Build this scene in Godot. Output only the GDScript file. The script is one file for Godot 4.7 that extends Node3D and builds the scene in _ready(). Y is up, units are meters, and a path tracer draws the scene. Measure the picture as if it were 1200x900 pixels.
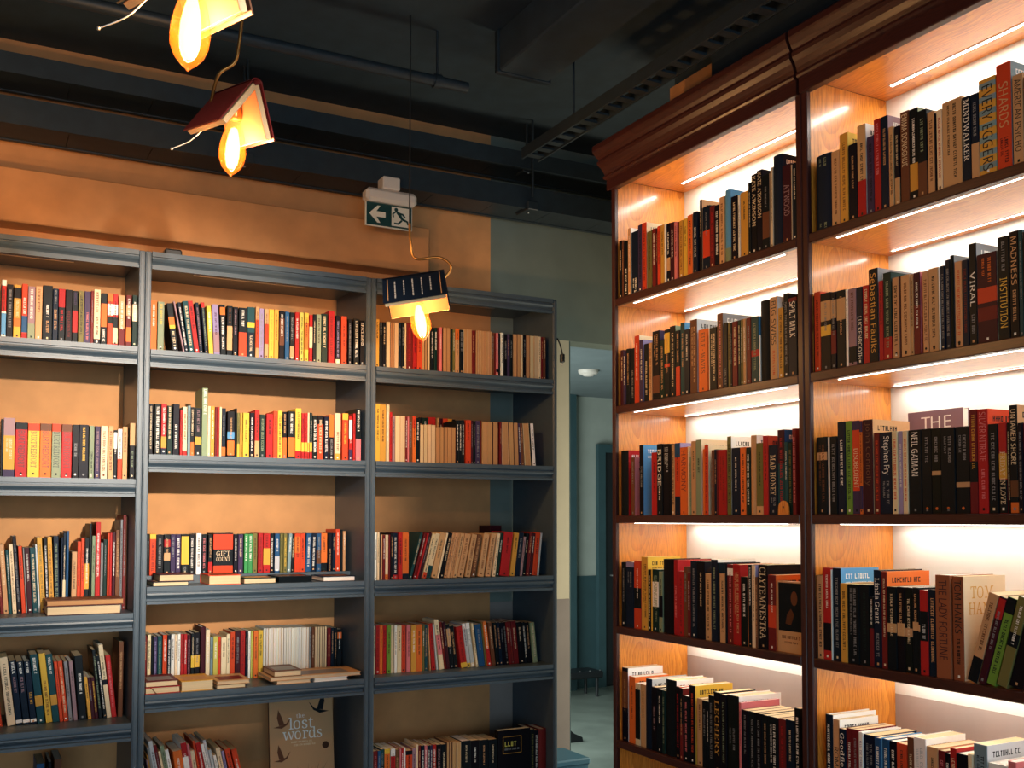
extends Node3D
# A bookshop corner: three blue-grey painted bookcases on a tan wall, two lit oak bookcases at a right angle to them,
# book pendants overhead, a doorway to a hall between the two runs. Metres, y up; the painted bookcases' fronts lie in z = 0,
# the oak bookcases' fronts in x = OAK_X.

const OAK_X := 1.8916
var rng := RandomNumberGenerator.new()
var mats := {}
var fonts := {}
var taken := {}

# colour code -> [sRGB colour, word used in labels]
var PAL := {
	"K": [Color8(15, 22, 29), "black"], "N": [Color8(16, 30, 50), "navy"], "B": [Color8(36, 80, 124), "blue"], "SB": [Color8(92, 156, 205), "sky-blue"],
	"GB": [Color8(122, 148, 156), "grey-blue"], "T": [Color8(28, 70, 78), "teal"], "G": [Color8(62, 142, 84), "green"], "DG": [Color8(22, 46, 42), "bottle-green"],
	"LG": [Color8(112, 152, 62), "grass-green"], "YG": [Color8(196, 190, 92), "yellow-green"], "OL": [Color8(112, 108, 62), "olive"], "SG": [Color8(134, 150, 122), "sage"],
	"Y": [Color8(224, 182, 70), "yellow"], "GO": [Color8(206, 154, 66), "mustard"], "O": [Color8(220, 112, 50), "orange"], "RO": [Color8(202, 70, 42), "orange-red"],
	"R": [Color8(172, 38, 40), "red"], "DR": [Color8(108, 34, 36), "dark-red"], "M": [Color8(62, 26, 36), "maroon"], "PK": [Color8(214, 122, 128), "pink"],
	"P": [Color8(62, 50, 84), "purple"], "V": [Color8(146, 138, 182), "lilac"], "MA": [Color8(152, 122, 132), "mauve"], "BR": [Color8(104, 66, 46), "brown"],
	"RS": [Color8(146, 84, 58), "russet"], "TN": [Color8(200, 156, 112), "tan"], "C": [Color8(228, 208, 172), "cream"], "W": [Color8(240, 238, 232), "white"], "GY": [Color8(132, 134, 138), "grey"],
	"LGY": [Color8(188, 194, 198), "pale-grey"],
}
var CASES := {
	"A": ["outer dark bookcase", "left"], "B": ["middle dark bookcase", "left"], "C": ["doorway dark bookcase", "left"],
	"D": ["doorway oak bookcase", "right"], "E": ["outer oak bookcase", "right"],
}
var SHELF_WORD := ["", "top", "second", "third", "fourth", "bottom"]


func _ready() -> void:
	rng.seed = 20240611
	# ---- camera
	var cam := Camera3D.new()
	cam.name = "camera"
	add_child(cam)
	cam.projection = Camera3D.PROJECTION_FRUSTUM
	cam.near = 0.05
	cam.far = 60.0
	cam.size = 0.05 * 900.0 / 1200.0
	cam.frustum_offset = Vector2(0.0, 0.05 * 106.6 / 1200.0)
	cam.position = Vector3(0.0, 1.5, 3.45)
	cam.basis = Basis(Vector3.UP, -0.49148) * Basis(Vector3.RIGHT, 0.044059) * Basis(Vector3.BACK, 0.00106)
	cam.current = true
	# ---- environment and exposure
	var env := Environment.new()
	env.background_mode = Environment.BG_COLOR
	env.background_color = Color(0.72, 0.84, 0.95)
	env.background_energy_multiplier = 1.0
	env.tonemap_mode = Environment.TONE_MAPPER_LINEAR
	env.tonemap_exposure = 1.0
	env.sdfgi_enabled = true
	env.ssao_enabled = true
	env.ssil_enabled = true
	var we := WorldEnvironment.new()
	we.name = "world_environment"
	we.environment = env
	add_child(we)
	# ---- daylight through the shop window behind the photographer, through the hall's own window, and an added passage fill
	area_light("shop_window_daylight", Vector3(-1.0, 1.3, 6.85), Vector3(0, 0, -1), Vector2(4.6, 2.0), Color(0.78, 0.92, 1.0), 9.0)
	area_light("hall_window_daylight", Vector3(2.62, 1.15, -2.6), Vector3(1, 0, -0.35), Vector2(1.5, 1.5), Color(0.96, 1.0, 0.98), 6.0)
	area_light("added_passage_fill", Vector3(3.28, 1.15, 0.12), Vector3(-1, 0, -0.1), Vector2(0.6, 1.6), Color(1.0, 0.95, 0.84), 3.0)  # added fill to brighten the wall strip by the doorway; no window here
	make_materials()
	# ---- the room
	build_room()
	build_ceiling_services()
	build_hall()
	# ---- furniture
	build_dark_bookcases()
	build_oak_bookcases()
	build_sign()
	build_lamps()
	# ---- the stock
	build_books()
	build_flat_books()
	build_face_out_books()
	build_small_things()


func area_light(called: String, at: Vector3, towards: Vector3, size: Vector2, colour: Color, energy: float, parent: Node3D = self) -> void:
	var l := AreaLight3D.new()
	l.name = called
	l.area_size = size
	l.area_normalize_energy = true
	l.light_color = colour
	l.light_energy = energy
	l.area_range = 30.0
	l.shadow_enabled = true
	parent.add_child(l, true)
	l.position = at
	var z := -towards.normalized()
	var up := Vector3.UP if absf(z.y) < 0.9 else Vector3.BACK
	var x := up.cross(z).normalized()
	l.basis = Basis(x, z.cross(x), z)


# ------------------------------------------------------------------ shape helpers
func st_new() -> SurfaceTool:
	var st := SurfaceTool.new()
	st.begin(Mesh.PRIMITIVE_TRIANGLES)
	st.set_smooth_group(-1)
	return st


func vtx(st: SurfaceTool, p: Vector3, uv: Vector2, col: Color) -> void:
	st.set_color(col)
	st.set_uv(uv)
	st.add_vertex(p)


func quad(st: SurfaceTool, a: Vector3, b: Vector3, c: Vector3, d: Vector3, col := Color.WHITE, ua := Vector2.ZERO, ub := Vector2.ZERO, uc := Vector2.ZERO, ud := Vector2.ZERO) -> void:
	vtx(st, a, ua, col); vtx(st, b, ub, col); vtx(st, c, uc, col)
	vtx(st, a, ua, col); vtx(st, c, uc, col); vtx(st, d, ud, col)


func guv(p: Vector3, n: int, grain: int) -> Vector2:
	# texture coordinates in metres: v runs along the grain, u across it in the face whose normal axis is n
	var other := 3 - n - grain if n != grain else (grain + 1) % 3
	return Vector2(p[other] + 0.37 * p[n], p[grain])


func box(st: SurfaceTool, lo: Vector3, hi: Vector3, col := Color.WHITE, grain := 1) -> void:
	var v := []
	for i in 8:
		v.append(Vector3(hi.x if i & 1 else lo.x, hi.y if i & 2 else lo.y, hi.z if i & 4 else lo.z))
	for f in [[4, 6, 7, 5, 2], [1, 3, 2, 0, 2], [5, 7, 3, 1, 0], [0, 2, 6, 4, 0], [6, 2, 3, 7, 1], [0, 4, 5, 1, 1]]:
		quad(st, v[f[0]], v[f[1]], v[f[2]], v[f[3]], col, guv(v[f[0]], f[4], grain), guv(v[f[1]], f[4], grain), guv(v[f[2]], f[4], grain), guv(v[f[3]], f[4], grain))


func bevel_box(st: SurfaceTool, lo: Vector3, hi: Vector3, r: float, col := Color.WHITE, grain := 1) -> void:
	# a box whose twelve edges are chamfered by r
	var c := (lo + hi) * 0.5
	var h := (hi - lo) * 0.5
	r = minf(r, minf(h.x, minf(h.y, h.z)) * 0.9)
	for ax in 3:
		var b := (ax + 1) % 3
		var d := (ax + 2) % 3
		for s in [-1.0, 1.0]:
			var q := []
			for k in [[-1, -1], [-1, 1], [1, 1], [1, -1]]:
				var p := c
				p[ax] += s * h[ax]
				p[b] += k[0] * (h[b] - r)
				p[d] += k[1] * (h[d] - r)
				q.append(p)
			if s < 0:
				q.reverse()
			quad(st, q[0], q[1], q[2], q[3], col, guv(q[0], ax, grain), guv(q[1], ax, grain), guv(q[2], ax, grain), guv(q[3], ax, grain))
	for ax in 3:      # edges running along ax
		var b := (ax + 1) % 3
		var d := (ax + 2) % 3
		for sb in [-1.0, 1.0]:
			for sd in [-1.0, 1.0]:
				var q := []
				for k in [[0, -1], [0, 1], [1, 1], [1, -1]]:
					var p := c
					p[ax] += k[1] * (h[ax] - r)
					p[b] += sb * (h[b] - (r if k[0] else 0.0))
					p[d] += sd * (h[d] - (0.0 if k[0] else r))
					q.append(p)
				if sb * sd < 0:
					q.reverse()
				quad(st, q[0], q[1], q[2], q[3], col, guv(q[0], b, grain), guv(q[1], b, grain), guv(q[2], b, grain), guv(q[3], b, grain))
	for i in 8:       # corners
		var s := Vector3(1 if i & 1 else -1, 1 if i & 2 else -1, 1 if i & 4 else -1)
		var q := []
		for ax in 3:
			var p := c
			for k in 3:
				p[k] += s[k] * (h[k] - (0.0 if k == ax else r))
			q.append(p)
		if s.x * s.y * s.z < 0:
			q.reverse()
		for p in [q[0], q[2], q[1]]:
			vtx(st, p, guv(p, 0, grain), col)


func extrude(st: SurfaceTool, poly: PackedVector2Array, origin: Vector3, ex: Vector3, ey: Vector3, along: Vector3, col := Color.WHITE, grain_len := true) -> void:
	# a prism: the outline poly in the plane (ex, ey), pushed along
	var pts := poly
	if Geometry2D.is_polygon_clockwise(pts):
		pts = pts.duplicate()
		pts.reverse()
	var flip := ex.cross(ey).dot(along) < 0
	var L := along.length()
	var run := 0.0
	for i in pts.size():
		var a2 := pts[i]
		var b2 := pts[(i + 1) % pts.size()]
		var a := origin + ex * a2.x + ey * a2.y
		var b := origin + ex * b2.x + ey * b2.y
		var len := a2.distance_to(b2)
		var u0 := Vector2(run, 0); var u1 := Vector2(run + len, 0); var u2 := Vector2(run + len, L); var u3 := Vector2(run, L)
		if flip:
			quad(st, a, b, b + along, a + along, col, u0, u1, u2, u3)
		else:
			quad(st, b, a, a + along, b + along, col, u1, u0, u3, u2)
		run += len
	var tri := Geometry2D.triangulate_polygon(pts)
	for i in range(0, tri.size(), 3):
		var t := [pts[tri[i]], pts[tri[i + 1]], pts[tri[i + 2]]]
		if (t[1] - t[0]).cross(t[2] - t[0]) < 0:
			t.reverse()
		for e in 2:
			var q := t.duplicate()
			if (e == 0) == flip:
				q.reverse()
			for p in q:
				vtx(st, origin + ex * p.x + ey * p.y + along * (1.0 - e), p, col)


func tube(st: SurfaceTool, pts: Array, r: float, seg := 8, col := Color.WHITE) -> void:
	var rings := []
	var side := Vector3.ZERO
	for i in pts.size():
		var d: Vector3 = (pts[mini(i + 1, pts.size() - 1)] - pts[maxi(i - 1, 0)]).normalized()
		if side == Vector3.ZERO:
			side = d.cross(Vector3.UP if absf(d.y) < 0.9 else Vector3.RIGHT).normalized()
		side = (side - d * side.dot(d)).normalized()
		var up := side.cross(d)
		var ring := []
		for k in seg:
			var a := TAU * k / seg
			ring.append(pts[i] + (side * cos(a) + up * sin(a)) * r)
		rings.append(ring)
	st.set_smooth_group(1)
	for i in rings.size() - 1:
		for k in seg:
			var n := (k + 1) % seg
			quad(st, rings[i][k], rings[i + 1][k], rings[i + 1][n], rings[i][n], col)
	st.set_smooth_group(-1)
	for e in [0, rings.size() - 1]:
		for k in seg:
			var n := (k + 1) % seg
			var q := [pts[e], rings[e][k], rings[e][n]]
			if e > 0:
				q.reverse()
			for p in q:
				vtx(st, p, Vector2.ZERO, col)


func lathe(st: SurfaceTool, prof: Array, seg := 24, at := Vector3.ZERO, col := Color.WHITE) -> void:
	# prof: [radius, y] from the bottom up
	st.set_smooth_group(1)
	for i in prof.size() - 1:
		for k in seg:
			var a := TAU * k / seg
			var b := TAU * (k + 1) / seg
			var p0 := at + Vector3(prof[i][0] * cos(a), prof[i][1], prof[i][0] * sin(a))
			var p1 := at + Vector3(prof[i][0] * cos(b), prof[i][1], prof[i][0] * sin(b))
			var p2 := at + Vector3(prof[i + 1][0] * cos(b), prof[i + 1][1], prof[i + 1][0] * sin(b))
			var p3 := at + Vector3(prof[i + 1][0] * cos(a), prof[i + 1][1], prof[i + 1][0] * sin(a))
			quad(st, p0, p1, p2, p3, col)
	st.set_smooth_group(-1)


func curve(pts: Array, n := 8) -> Array:
	# a smooth run of points through pts
	var out := []
	for i in pts.size() - 1:
		var p0: Vector3 = pts[maxi(i - 1, 0)]
		var p3: Vector3 = pts[mini(i + 2, pts.size() - 1)]
		for k in n:
			out.append((pts[i] as Vector3).cubic_interpolate(pts[i + 1], p0, p3, float(k) / n))
	out.append(pts[-1])
	return out


func commit(st: SurfaceTool, called: String, mat: Material, parent: Node = self) -> MeshInstance3D:
	st.generate_normals()
	var m := MeshInstance3D.new()
	m.mesh = st.commit()
	m.material_override = mat
	m.name = called if parent != self else numbered(called)
	parent.add_child(m, true)
	return m


func numbered(called: String) -> String:
	if not taken.has(called):
		taken[called] = 0
		return called
	taken[called] += 1
	return "%s_%03d" % [called, taken[called]]


func thing(called: String, label: String, category: String, at := Vector3.ZERO, group := "") -> Node3D:
	var o := Node3D.new()
	o.name = numbered(called)
	add_child(o)
	o.position = at
	tag(o, label, category, group)
	return o


func tag(o: Node, label: String, category: String, group := "") -> void:
	o.set_meta("label", label)
	o.set_meta("category", category)
	if group:
		o.set_meta("group", group)


func structure(o: Node) -> Node:
	o.set_meta("kind", "structure")
	return o


func struct_box(called: String, lo: Vector3, hi: Vector3, mat: Material, grain := 1) -> MeshInstance3D:
	var st := st_new()
	box(st, lo, hi, Color.WHITE, grain)
	var o := commit(st, called, mat)
	structure(o)
	return o


func lin(code: String) -> Color:
	return (PAL[code][0] as Color).srgb_to_linear()


# ------------------------------------------------------------------ materials
func plain(col: Color, rough := 0.6, metal := 0.0, spec := 0.5) -> StandardMaterial3D:
	var m := StandardMaterial3D.new()
	m.albedo_color = col
	m.roughness = rough
	m.metallic = metal
	m.metallic_specular = spec
	return m


func wood_image(w: int, h: int, a: Color, b: Color, c: Color, seed: int, rings: float) -> ImageTexture:
	# v along the grain; flat-sawn rings that close into arches, with fine pores
	var n := FastNoiseLite.new(); n.seed = seed; n.frequency = 1.0; n.fractal_octaves = 2
	var f := FastNoiseLite.new(); f.seed = seed + 7; f.frequency = 1.0; f.fractal_octaves = 3
	var im := Image.create(w, h, false, Image.FORMAT_RGB8)
	for y in h:
		var v := float(y) / h
		var vy := sin(v * TAU)          # closes on itself
		var vz := cos(v * TAU)
		for x in w:
			var u := float(x) / w
			var ux := absf(fposmod(u * 2.0, 2.0) - 1.0)
			var d := (ux - 0.5) * 2.0
			var t := rings * (d * d * 0.9 + 0.35 * n.get_noise_3d(u * 1.3, vy * 0.55, vz * 0.55) + 0.10 * vy * (1.0 - absf(d)))
			var ring := fposmod(t, 1.0)
			ring = pow(ring, 2.2)
			var pore := f.get_noise_3d(ux * 70.0, vy * 3.2, vz * 3.2) * 0.5 + 0.5
			var broad := n.get_noise_3d(ux * 4.0 + 9.0, vy * 0.8, vz * 0.8) * 0.5 + 0.5
			var col := a.lerp(b, clampf(ring * 0.75 + broad * 0.25, 0, 1)).lerp(c, clampf((pore - 0.52) * 1.7, 0, 0.6))
			im.set_pixel(x, y, col)
	return ImageTexture.create_from_image(im)


func mottled(base: Color, amount: float, seed: int, freq: float) -> ImageTexture:
	var n := FastNoiseLite.new(); n.seed = seed; n.frequency = freq; n.fractal_octaves = 4
	var im := n.get_seamless_image(256, 256)
	im.convert(Image.FORMAT_RGB8)
	for y in 256:
		for x in 256:
			var k := 1.0 + amount * (im.get_pixel(x, y).r - 0.5)
			im.set_pixel(x, y, Color(base.r * k, base.g * k, base.b * k))
	return ImageTexture.create_from_image(im)


func painted(base: Color, amount: float, seed: int, rough: float, scale := 1.2, spec := 0.5) -> StandardMaterial3D:
	var m := plain(Color.WHITE, rough, 0.0, spec)
	m.albedo_texture = mottled(base, amount, seed, 0.02)
	m.uv1_triplanar = true
	m.uv1_world_triplanar = true
	m.uv1_scale = Vector3.ONE * scale
	return m


func make_materials() -> void:
	mats.tan_wall = painted(Color8(204, 146, 94), 0.10, 3, 0.85, 1.3)
	mats.grey_wall = painted(Color8(108, 120, 114), 0.08, 4, 0.85, 1.0)
	mats.cream_wall = painted(Color8(206, 196, 170), 0.06, 5, 0.8, 1.0)
	mats.taupe_wall = painted(Color8(140, 130, 124), 0.08, 6, 0.8, 1.0)
	mats.black_paint = painted(Color8(46, 60, 68), 0.18, 7, 0.8, 1.5)
	mats.black_metal = painted(Color8(36, 47, 54), 0.2, 8, 0.5, 3.0)
	mats.hall_ceiling = painted(Color8(112, 124, 126), 0.06, 32, 0.85, 0.8)
	mats.hall_wall = painted(Color8(168, 176, 168), 0.06, 9, 0.8, 0.8)
	mats.hall_dado = painted(Color8(52, 80, 86), 0.1, 10, 0.6, 0.8)
	mats.hall_floor = painted(Color8(128, 138, 130), 0.18, 11, 0.3, 0.6)
	mats.shop_floor = painted(Color8(110, 112, 108), 0.2, 12, 0.5, 0.6)
	mats.case_paint = painted(Color8(68, 84, 97), 0.07, 13, 0.4, 3.0)
	mats.white_board = painted(Color8(232, 230, 222), 0.03, 14, 0.7, 1.0)
	mats.taupe_board = painted(Color8(176, 160, 152), 0.04, 15, 0.7, 1.0)
	mats.steel = plain(Color8(190, 192, 192), 0.35, 0.9)
	mats.brass = plain(Color8(196, 142, 78), 0.3, 0.9)
	mats.black_plastic = plain(Color8(26, 30, 34), 0.45)
	mats.white_plastic = plain(Color8(214, 206, 196), 0.45)
	mats.blue_plastic = plain(Color8(70, 122, 148), 0.5)
	mats.glass_dark = plain(Color8(16, 22, 28), 0.1)
	var oak := plain(Color.WHITE, 0.32)
	oak.albedo_texture = wood_image(384, 768, Color8(234, 154, 58), Color8(200, 114, 34), Color8(140, 70, 16), 21, 9.0)
	oak.uv1_scale = Vector3(2.6, 0.9, 1.0)
	oak.clearcoat_enabled = true
	oak.clearcoat = 0.7
	oak.clearcoat_roughness = 0.16
	mats.oak = oak
	var mah := plain(Color.WHITE, 0.3)
	mah.albedo_texture = wood_image(256, 512, Color8(74, 36, 30), Color8(52, 26, 25), Color8(32, 17, 19), 33, 7.0)
	mah.uv1_scale = Vector3(5.0, 1.3, 1.0)
	mats.mahogany = mah
	var cover := plain(Color.WHITE, 0.45, 0.0, 0.25)
	cover.vertex_color_use_as_albedo = true
	mats.cover = cover
	var cloth := plain(Color.WHITE, 0.6, 0.0, 0.25)
	cloth.vertex_color_use_as_albedo = true
	mats.cloth = cloth
	var pages := plain(Color.WHITE, 0.85, 0.0, 0.2)
	pages.vertex_color_use_as_albedo = true
	var im := Image.create(256, 4, false, Image.FORMAT_RGB8)
	for x in 256:
		var k := 0.88 + 0.12 * rng.randf()
		for y in 4:
			im.set_pixel(x, y, Color(k, k * 0.985, k * 0.96))
	pages.albedo_texture = ImageTexture.create_from_image(im)
	mats.pages = pages
	for code in PAL:
		mats["ink_" + code] = plain(PAL[code][0], 0.45, 0.0, 0.4)
	var led := plain(Color8(255, 240, 215), 0.4)
	led.emission_enabled = true
	led.emission = Color(1.0, 0.99, 0.95)
	led.emission_energy_multiplier = 8.0
	mats.led = led
	var fil := plain(Color8(255, 220, 150), 0.4)
	fil.emission_enabled = true
	fil.emission = Color(1.0, 0.80, 0.42)
	fil.emission_energy_multiplier = 6.0
	mats.filament = fil
	var glass := plain(Color(0.55, 0.28, 0.06, 0.10), 0.05)
	glass.transparency = BaseMaterial3D.TRANSPARENCY_ALPHA
	mats.amber_glass = glass
	var pane := plain(Color(0.85, 0.92, 0.95, 0.12), 0.02)
	pane.transparency = BaseMaterial3D.TRANSPARENCY_ALPHA
	mats.pane = pane
	mats.glare_toned_page = plain(Color8(122, 72, 36), 0.8)  # page colour darkened so the bulb's glare on it reads orange
	mats.sign_green = plain(Color8(20, 62, 62), 0.4)
	mats.sign_white = plain(Color8(226, 222, 206), 0.4)
	for k in [["sans", "Droid Sans"], ["serif", "Droid Serif"]]:
		var f := SystemFont.new()
		f.font_names = PackedStringArray([k[1]])
		fonts[k[0]] = f


# ------------------------------------------------------------------ the room
func build_room() -> void:
	struct_box("floor", Vector3(-3.3, -0.1, -0.34), Vector3(3.4, 0, 7.1), mats.shop_floor)
	struct_box("ceiling", Vector3(-3.3, 3.12, -0.46), Vector3(3.4, 3.24, 7.1), mats.black_paint)
	struct_box("wall_back", Vector3(-3.3, 0, -0.46), Vector3(1.925, 3.12, -0.34), mats.tan_wall)
	struct_box("wall_doorway", Vector3(1.925, 1.162, -0.46), Vector3(2.18, 3.12, -0.34), mats.grey_wall)
	struct_box("wall_doorway_top", Vector3(2.18, 2.28, -0.46), Vector3(2.31, 3.12, -0.34), mats.grey_wall)
	struct_box("trim_3", Vector3(2.18, 1.162, -0.46), Vector3(2.31, 2.28, -0.34), mats.cream_wall)
	struct_box("wall_dado", Vector3(1.925, 0, -0.46), Vector3(2.31, 1.162, -0.338), mats.taupe_wall)
	struct_box("wall_header", Vector3(2.31, 2.28, -0.46), Vector3(3.4, 3.12, -0.34), mats.grey_wall)
	struct_box("wall_left", Vector3(-3.4, 0, -0.46), Vector3(-3.3, 3.12, 7.1), mats.tan_wall)
	struct_box("wall_right", Vector3(2.25, 0, 0.5), Vector3(2.37, 3.12, 7.1), mats.black_paint)
	struct_box("wall_passage", Vector3(3.3, 0, -0.34), Vector3(3.4, 3.12, 0.62), mats.grey_wall)
	struct_box("wall_return", Vector3(2.37, 0, 0.5), Vector3(3.3, 3.12, 0.62), mats.grey_wall)
	struct_box("wall_bulkhead", Vector3(2.205, 2.66, 0.53), Vector3(2.249, 3.05, 0.80), mats.tan_wall)
	# the shop window behind the photographer
	struct_box("wall_front_sill", Vector3(-3.3, 0, 7.0), Vector3(2.25, 0.3, 7.1), mats.black_paint)
	struct_box("wall_front_lintel", Vector3(-3.3, 2.3, 7.0), Vector3(2.25, 3.12, 7.1), mats.black_paint)
	struct_box("wall_front_pier", Vector3(1.3, 0.3, 7.0), Vector3(2.25, 2.3, 7.1), mats.black_paint)
	var st := st_new()
	for x in [-3.3, -1.8, -0.25, 1.22]:
		box(st, Vector3(x, 0.3, 7.0), Vector3(x + 0.08, 2.3, 7.08))
	for y in [0.3, 2.22]:
		box(st, Vector3(-3.3, y, 7.0), Vector3(1.3, y + 0.08, 7.08))
	var win := commit(st, "window_1", mats.black_metal)
	structure(win)
	st = st_new()
	box(st, Vector3(-3.3, 0.3, 7.03), Vector3(1.3, 2.3, 7.04))
	commit(st, "pane", mats.pane, win)
	# boxed-in panel that runs along the tan wall over the painted bookcases
	st = st_new()
	bevel_box(st, Vector3(-3.3, 2.474, -0.339), Vector3(1.602, 2.653, -0.235), 0.004)
	var ledge := commit(st, "wall_boxing", mats.tan_wall)
	structure(ledge)


func build_ceiling_services() -> void:
	# two cable trays in front of the tan wall
	for k in 2:
		var y: float = [2.757, 2.921][k]
		var top: float = [2.845, 2.987][k]
		var t := thing("cable_tray", ["black cable tray running low along the tan wall above the hanging exit sign", "black cable tray just under the ceiling along the tan wall"][k], "cable tray", Vector3(0, y, -0.21))
		for s in [-1, 1]:
			var st := st_new()
			extrude(st, PackedVector2Array([Vector2(0, 0), Vector2(0.018, 0), Vector2(0.018, 0.004), Vector2(0.004, 0.004), Vector2(0.004, top - y - 0.004), Vector2(0.018, top - y - 0.004), Vector2(0.018, top - y), Vector2(0, top - y)]), Vector3(-3.25, 0, 0.09 * s), Vector3(0, 0, -s), Vector3.UP, Vector3(6.3, 0, 0))
			commit(st, "side_rail", mats.black_metal, t)
		for i in 24:
			var st := st_new()
			box(st, Vector3(-3.1 + i * 0.26, 0.004, -0.086), Vector3(-2.842 + i * 0.26, 0.012, 0.086))
			commit(st, "tray_plate", mats.black_metal, t)
		for i in 5:
			var st := st_new()
			tube(st, [Vector3(-2.6 + i * 1.15, 0.05, 0.098 - 0.05 * k), Vector3(-2.6 + i * 1.15, 3.12 - y, 0.098 - 0.05 * k)], 0.005, 6)
			commit(st, "hanger_rod", mats.black_metal, t)
			st = st_new()
			bevel_box(st, Vector3(-2.625 + i * 1.15, -0.006, 0.0), Vector3(-2.575 + i * 1.15, 0.03, 0.104 - 0.04 * k), 0.003)
			commit(st, "clamp", mats.black_metal, t)
			st = st_new()
			lathe(st, [[0.0, -0.004], [0.005, -0.003], [0.005, 0.0], [0.0, 0.001]], 8, Vector3(-2.6 + i * 1.15, -0.006, 0.06))
			commit(st, "bolt", mats.steel, t)
	# a service pipe nearer the camera
	var p := thing("service_pipe", "thin black painted pipe hung under the ceiling parallel to the tan wall", "pipe", Vector3(0, 2.95, 0.40))
	var s2 := st_new()
	tube(s2, [Vector3(-3.25, 0, 0), Vector3(1.46, 0, 0)], 0.018, 16)
	commit(s2, "pipe_run", mats.black_metal, p)
	for x in [-2.0, -0.7, 0.6, 1.35]:
		s2 = st_new()
		tube(s2, [Vector3(x - 0.012, 0, 0), Vector3(x + 0.012, 0, 0)], 0.023, 12)
		commit(s2, "pipe_clip", mats.black_metal, p)
		s2 = st_new()
		tube(s2, [Vector3(x, 0.02, 0), Vector3(x, 0.17, 0)], 0.004, 6)
		commit(s2, "hanger_rod", mats.black_metal, p)
	# the air duct that runs at a right angle to it
	var d := thing("air_duct", "flat black air duct under the ceiling running beside the lit oak bookcases", "duct", Vector3(1.62, 2.98, 0.5))
	for i in 4:
		s2 = st_new()
		bevel_box(s2, Vector3(-0.095, 0, i * 1.2), Vector3(0.095, 0.139, i * 1.2 + 1.19), 0.006)
		commit(s2, "duct_section", mats.black_paint, d)
		s2 = st_new()
		bevel_box(s2, Vector3(-0.102, -0.006, i * 1.2 - 0.012), Vector3(0.102, 0.139, i * 1.2 + 0.012), 0.003)
		commit(s2, "flange", mats.black_metal, d)
	# the ladder tray over the crown of the oak bookcases
	var l := thing("ladder_tray", "black ladder cable tray with rungs above the crown of the oak bookcases", "cable tray", Vector3(1.745, 2.80, 0.26))
	for x in [0.0, 0.066]:
		s2 = st_new()
		box(s2, Vector3(x, 0, 0), Vector3(x + 0.006, 0.04, 4.2))
		commit(s2, "side_rail", mats.black_metal, l)
	for i in 60:
		s2 = st_new()
		box(s2, Vector3(0.006, 0.004, 0.02 + i * 0.07), Vector3(0.066, 0.012, 0.05 + i * 0.07))
		commit(s2, "rung", mats.black_metal, l)
	for i in 4:
		s2 = st_new()
		tube(s2, [Vector3(0.036, 0.01, 0.3 + i * 1.1), Vector3(0.036, 0.32, 0.3 + i * 1.1)], 0.004, 6)
		commit(s2, "hanger_rod", mats.black_metal, l)
	# boxed duct above the outer oak bookcase
	var b := thing("boxed_duct", "large black boxed duct against the wall above the outer oak bookcase", "duct", Vector3(2.1, 2.80, 0.86))
	for i in 3:
		s2 = st_new()
		bevel_box(s2, Vector3(0.02, 0, i * 0.9), Vector3(0.149, 0.319, i * 0.9 + 0.895), 0.006)
		commit(s2, "duct_section", mats.black_paint, b)
	# shallow steel channel with joists that stripe the ceiling
	for i in 5:
		var j := thing("ceiling_joist", "narrow black joist across the ceiling, %s from the tan wall" % ordinal(i + 1), "joist", Vector3(-3.25, 3.06, 0.9 + i * 0.62), "black joists under the ceiling")
		s2 = st_new()
		bevel_box(s2, Vector3(0, 0, -0.04), Vector3(4.6, 0.059, 0.04), 0.004)
		commit(s2, "web", mats.black_paint, j)
		s2 = st_new()
		bevel_box(s2, Vector3(0, -0.008, -0.055), Vector3(4.6, -0.0005, 0.055), 0.002)
		commit(s2, "flange", mats.black_metal, j)


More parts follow.
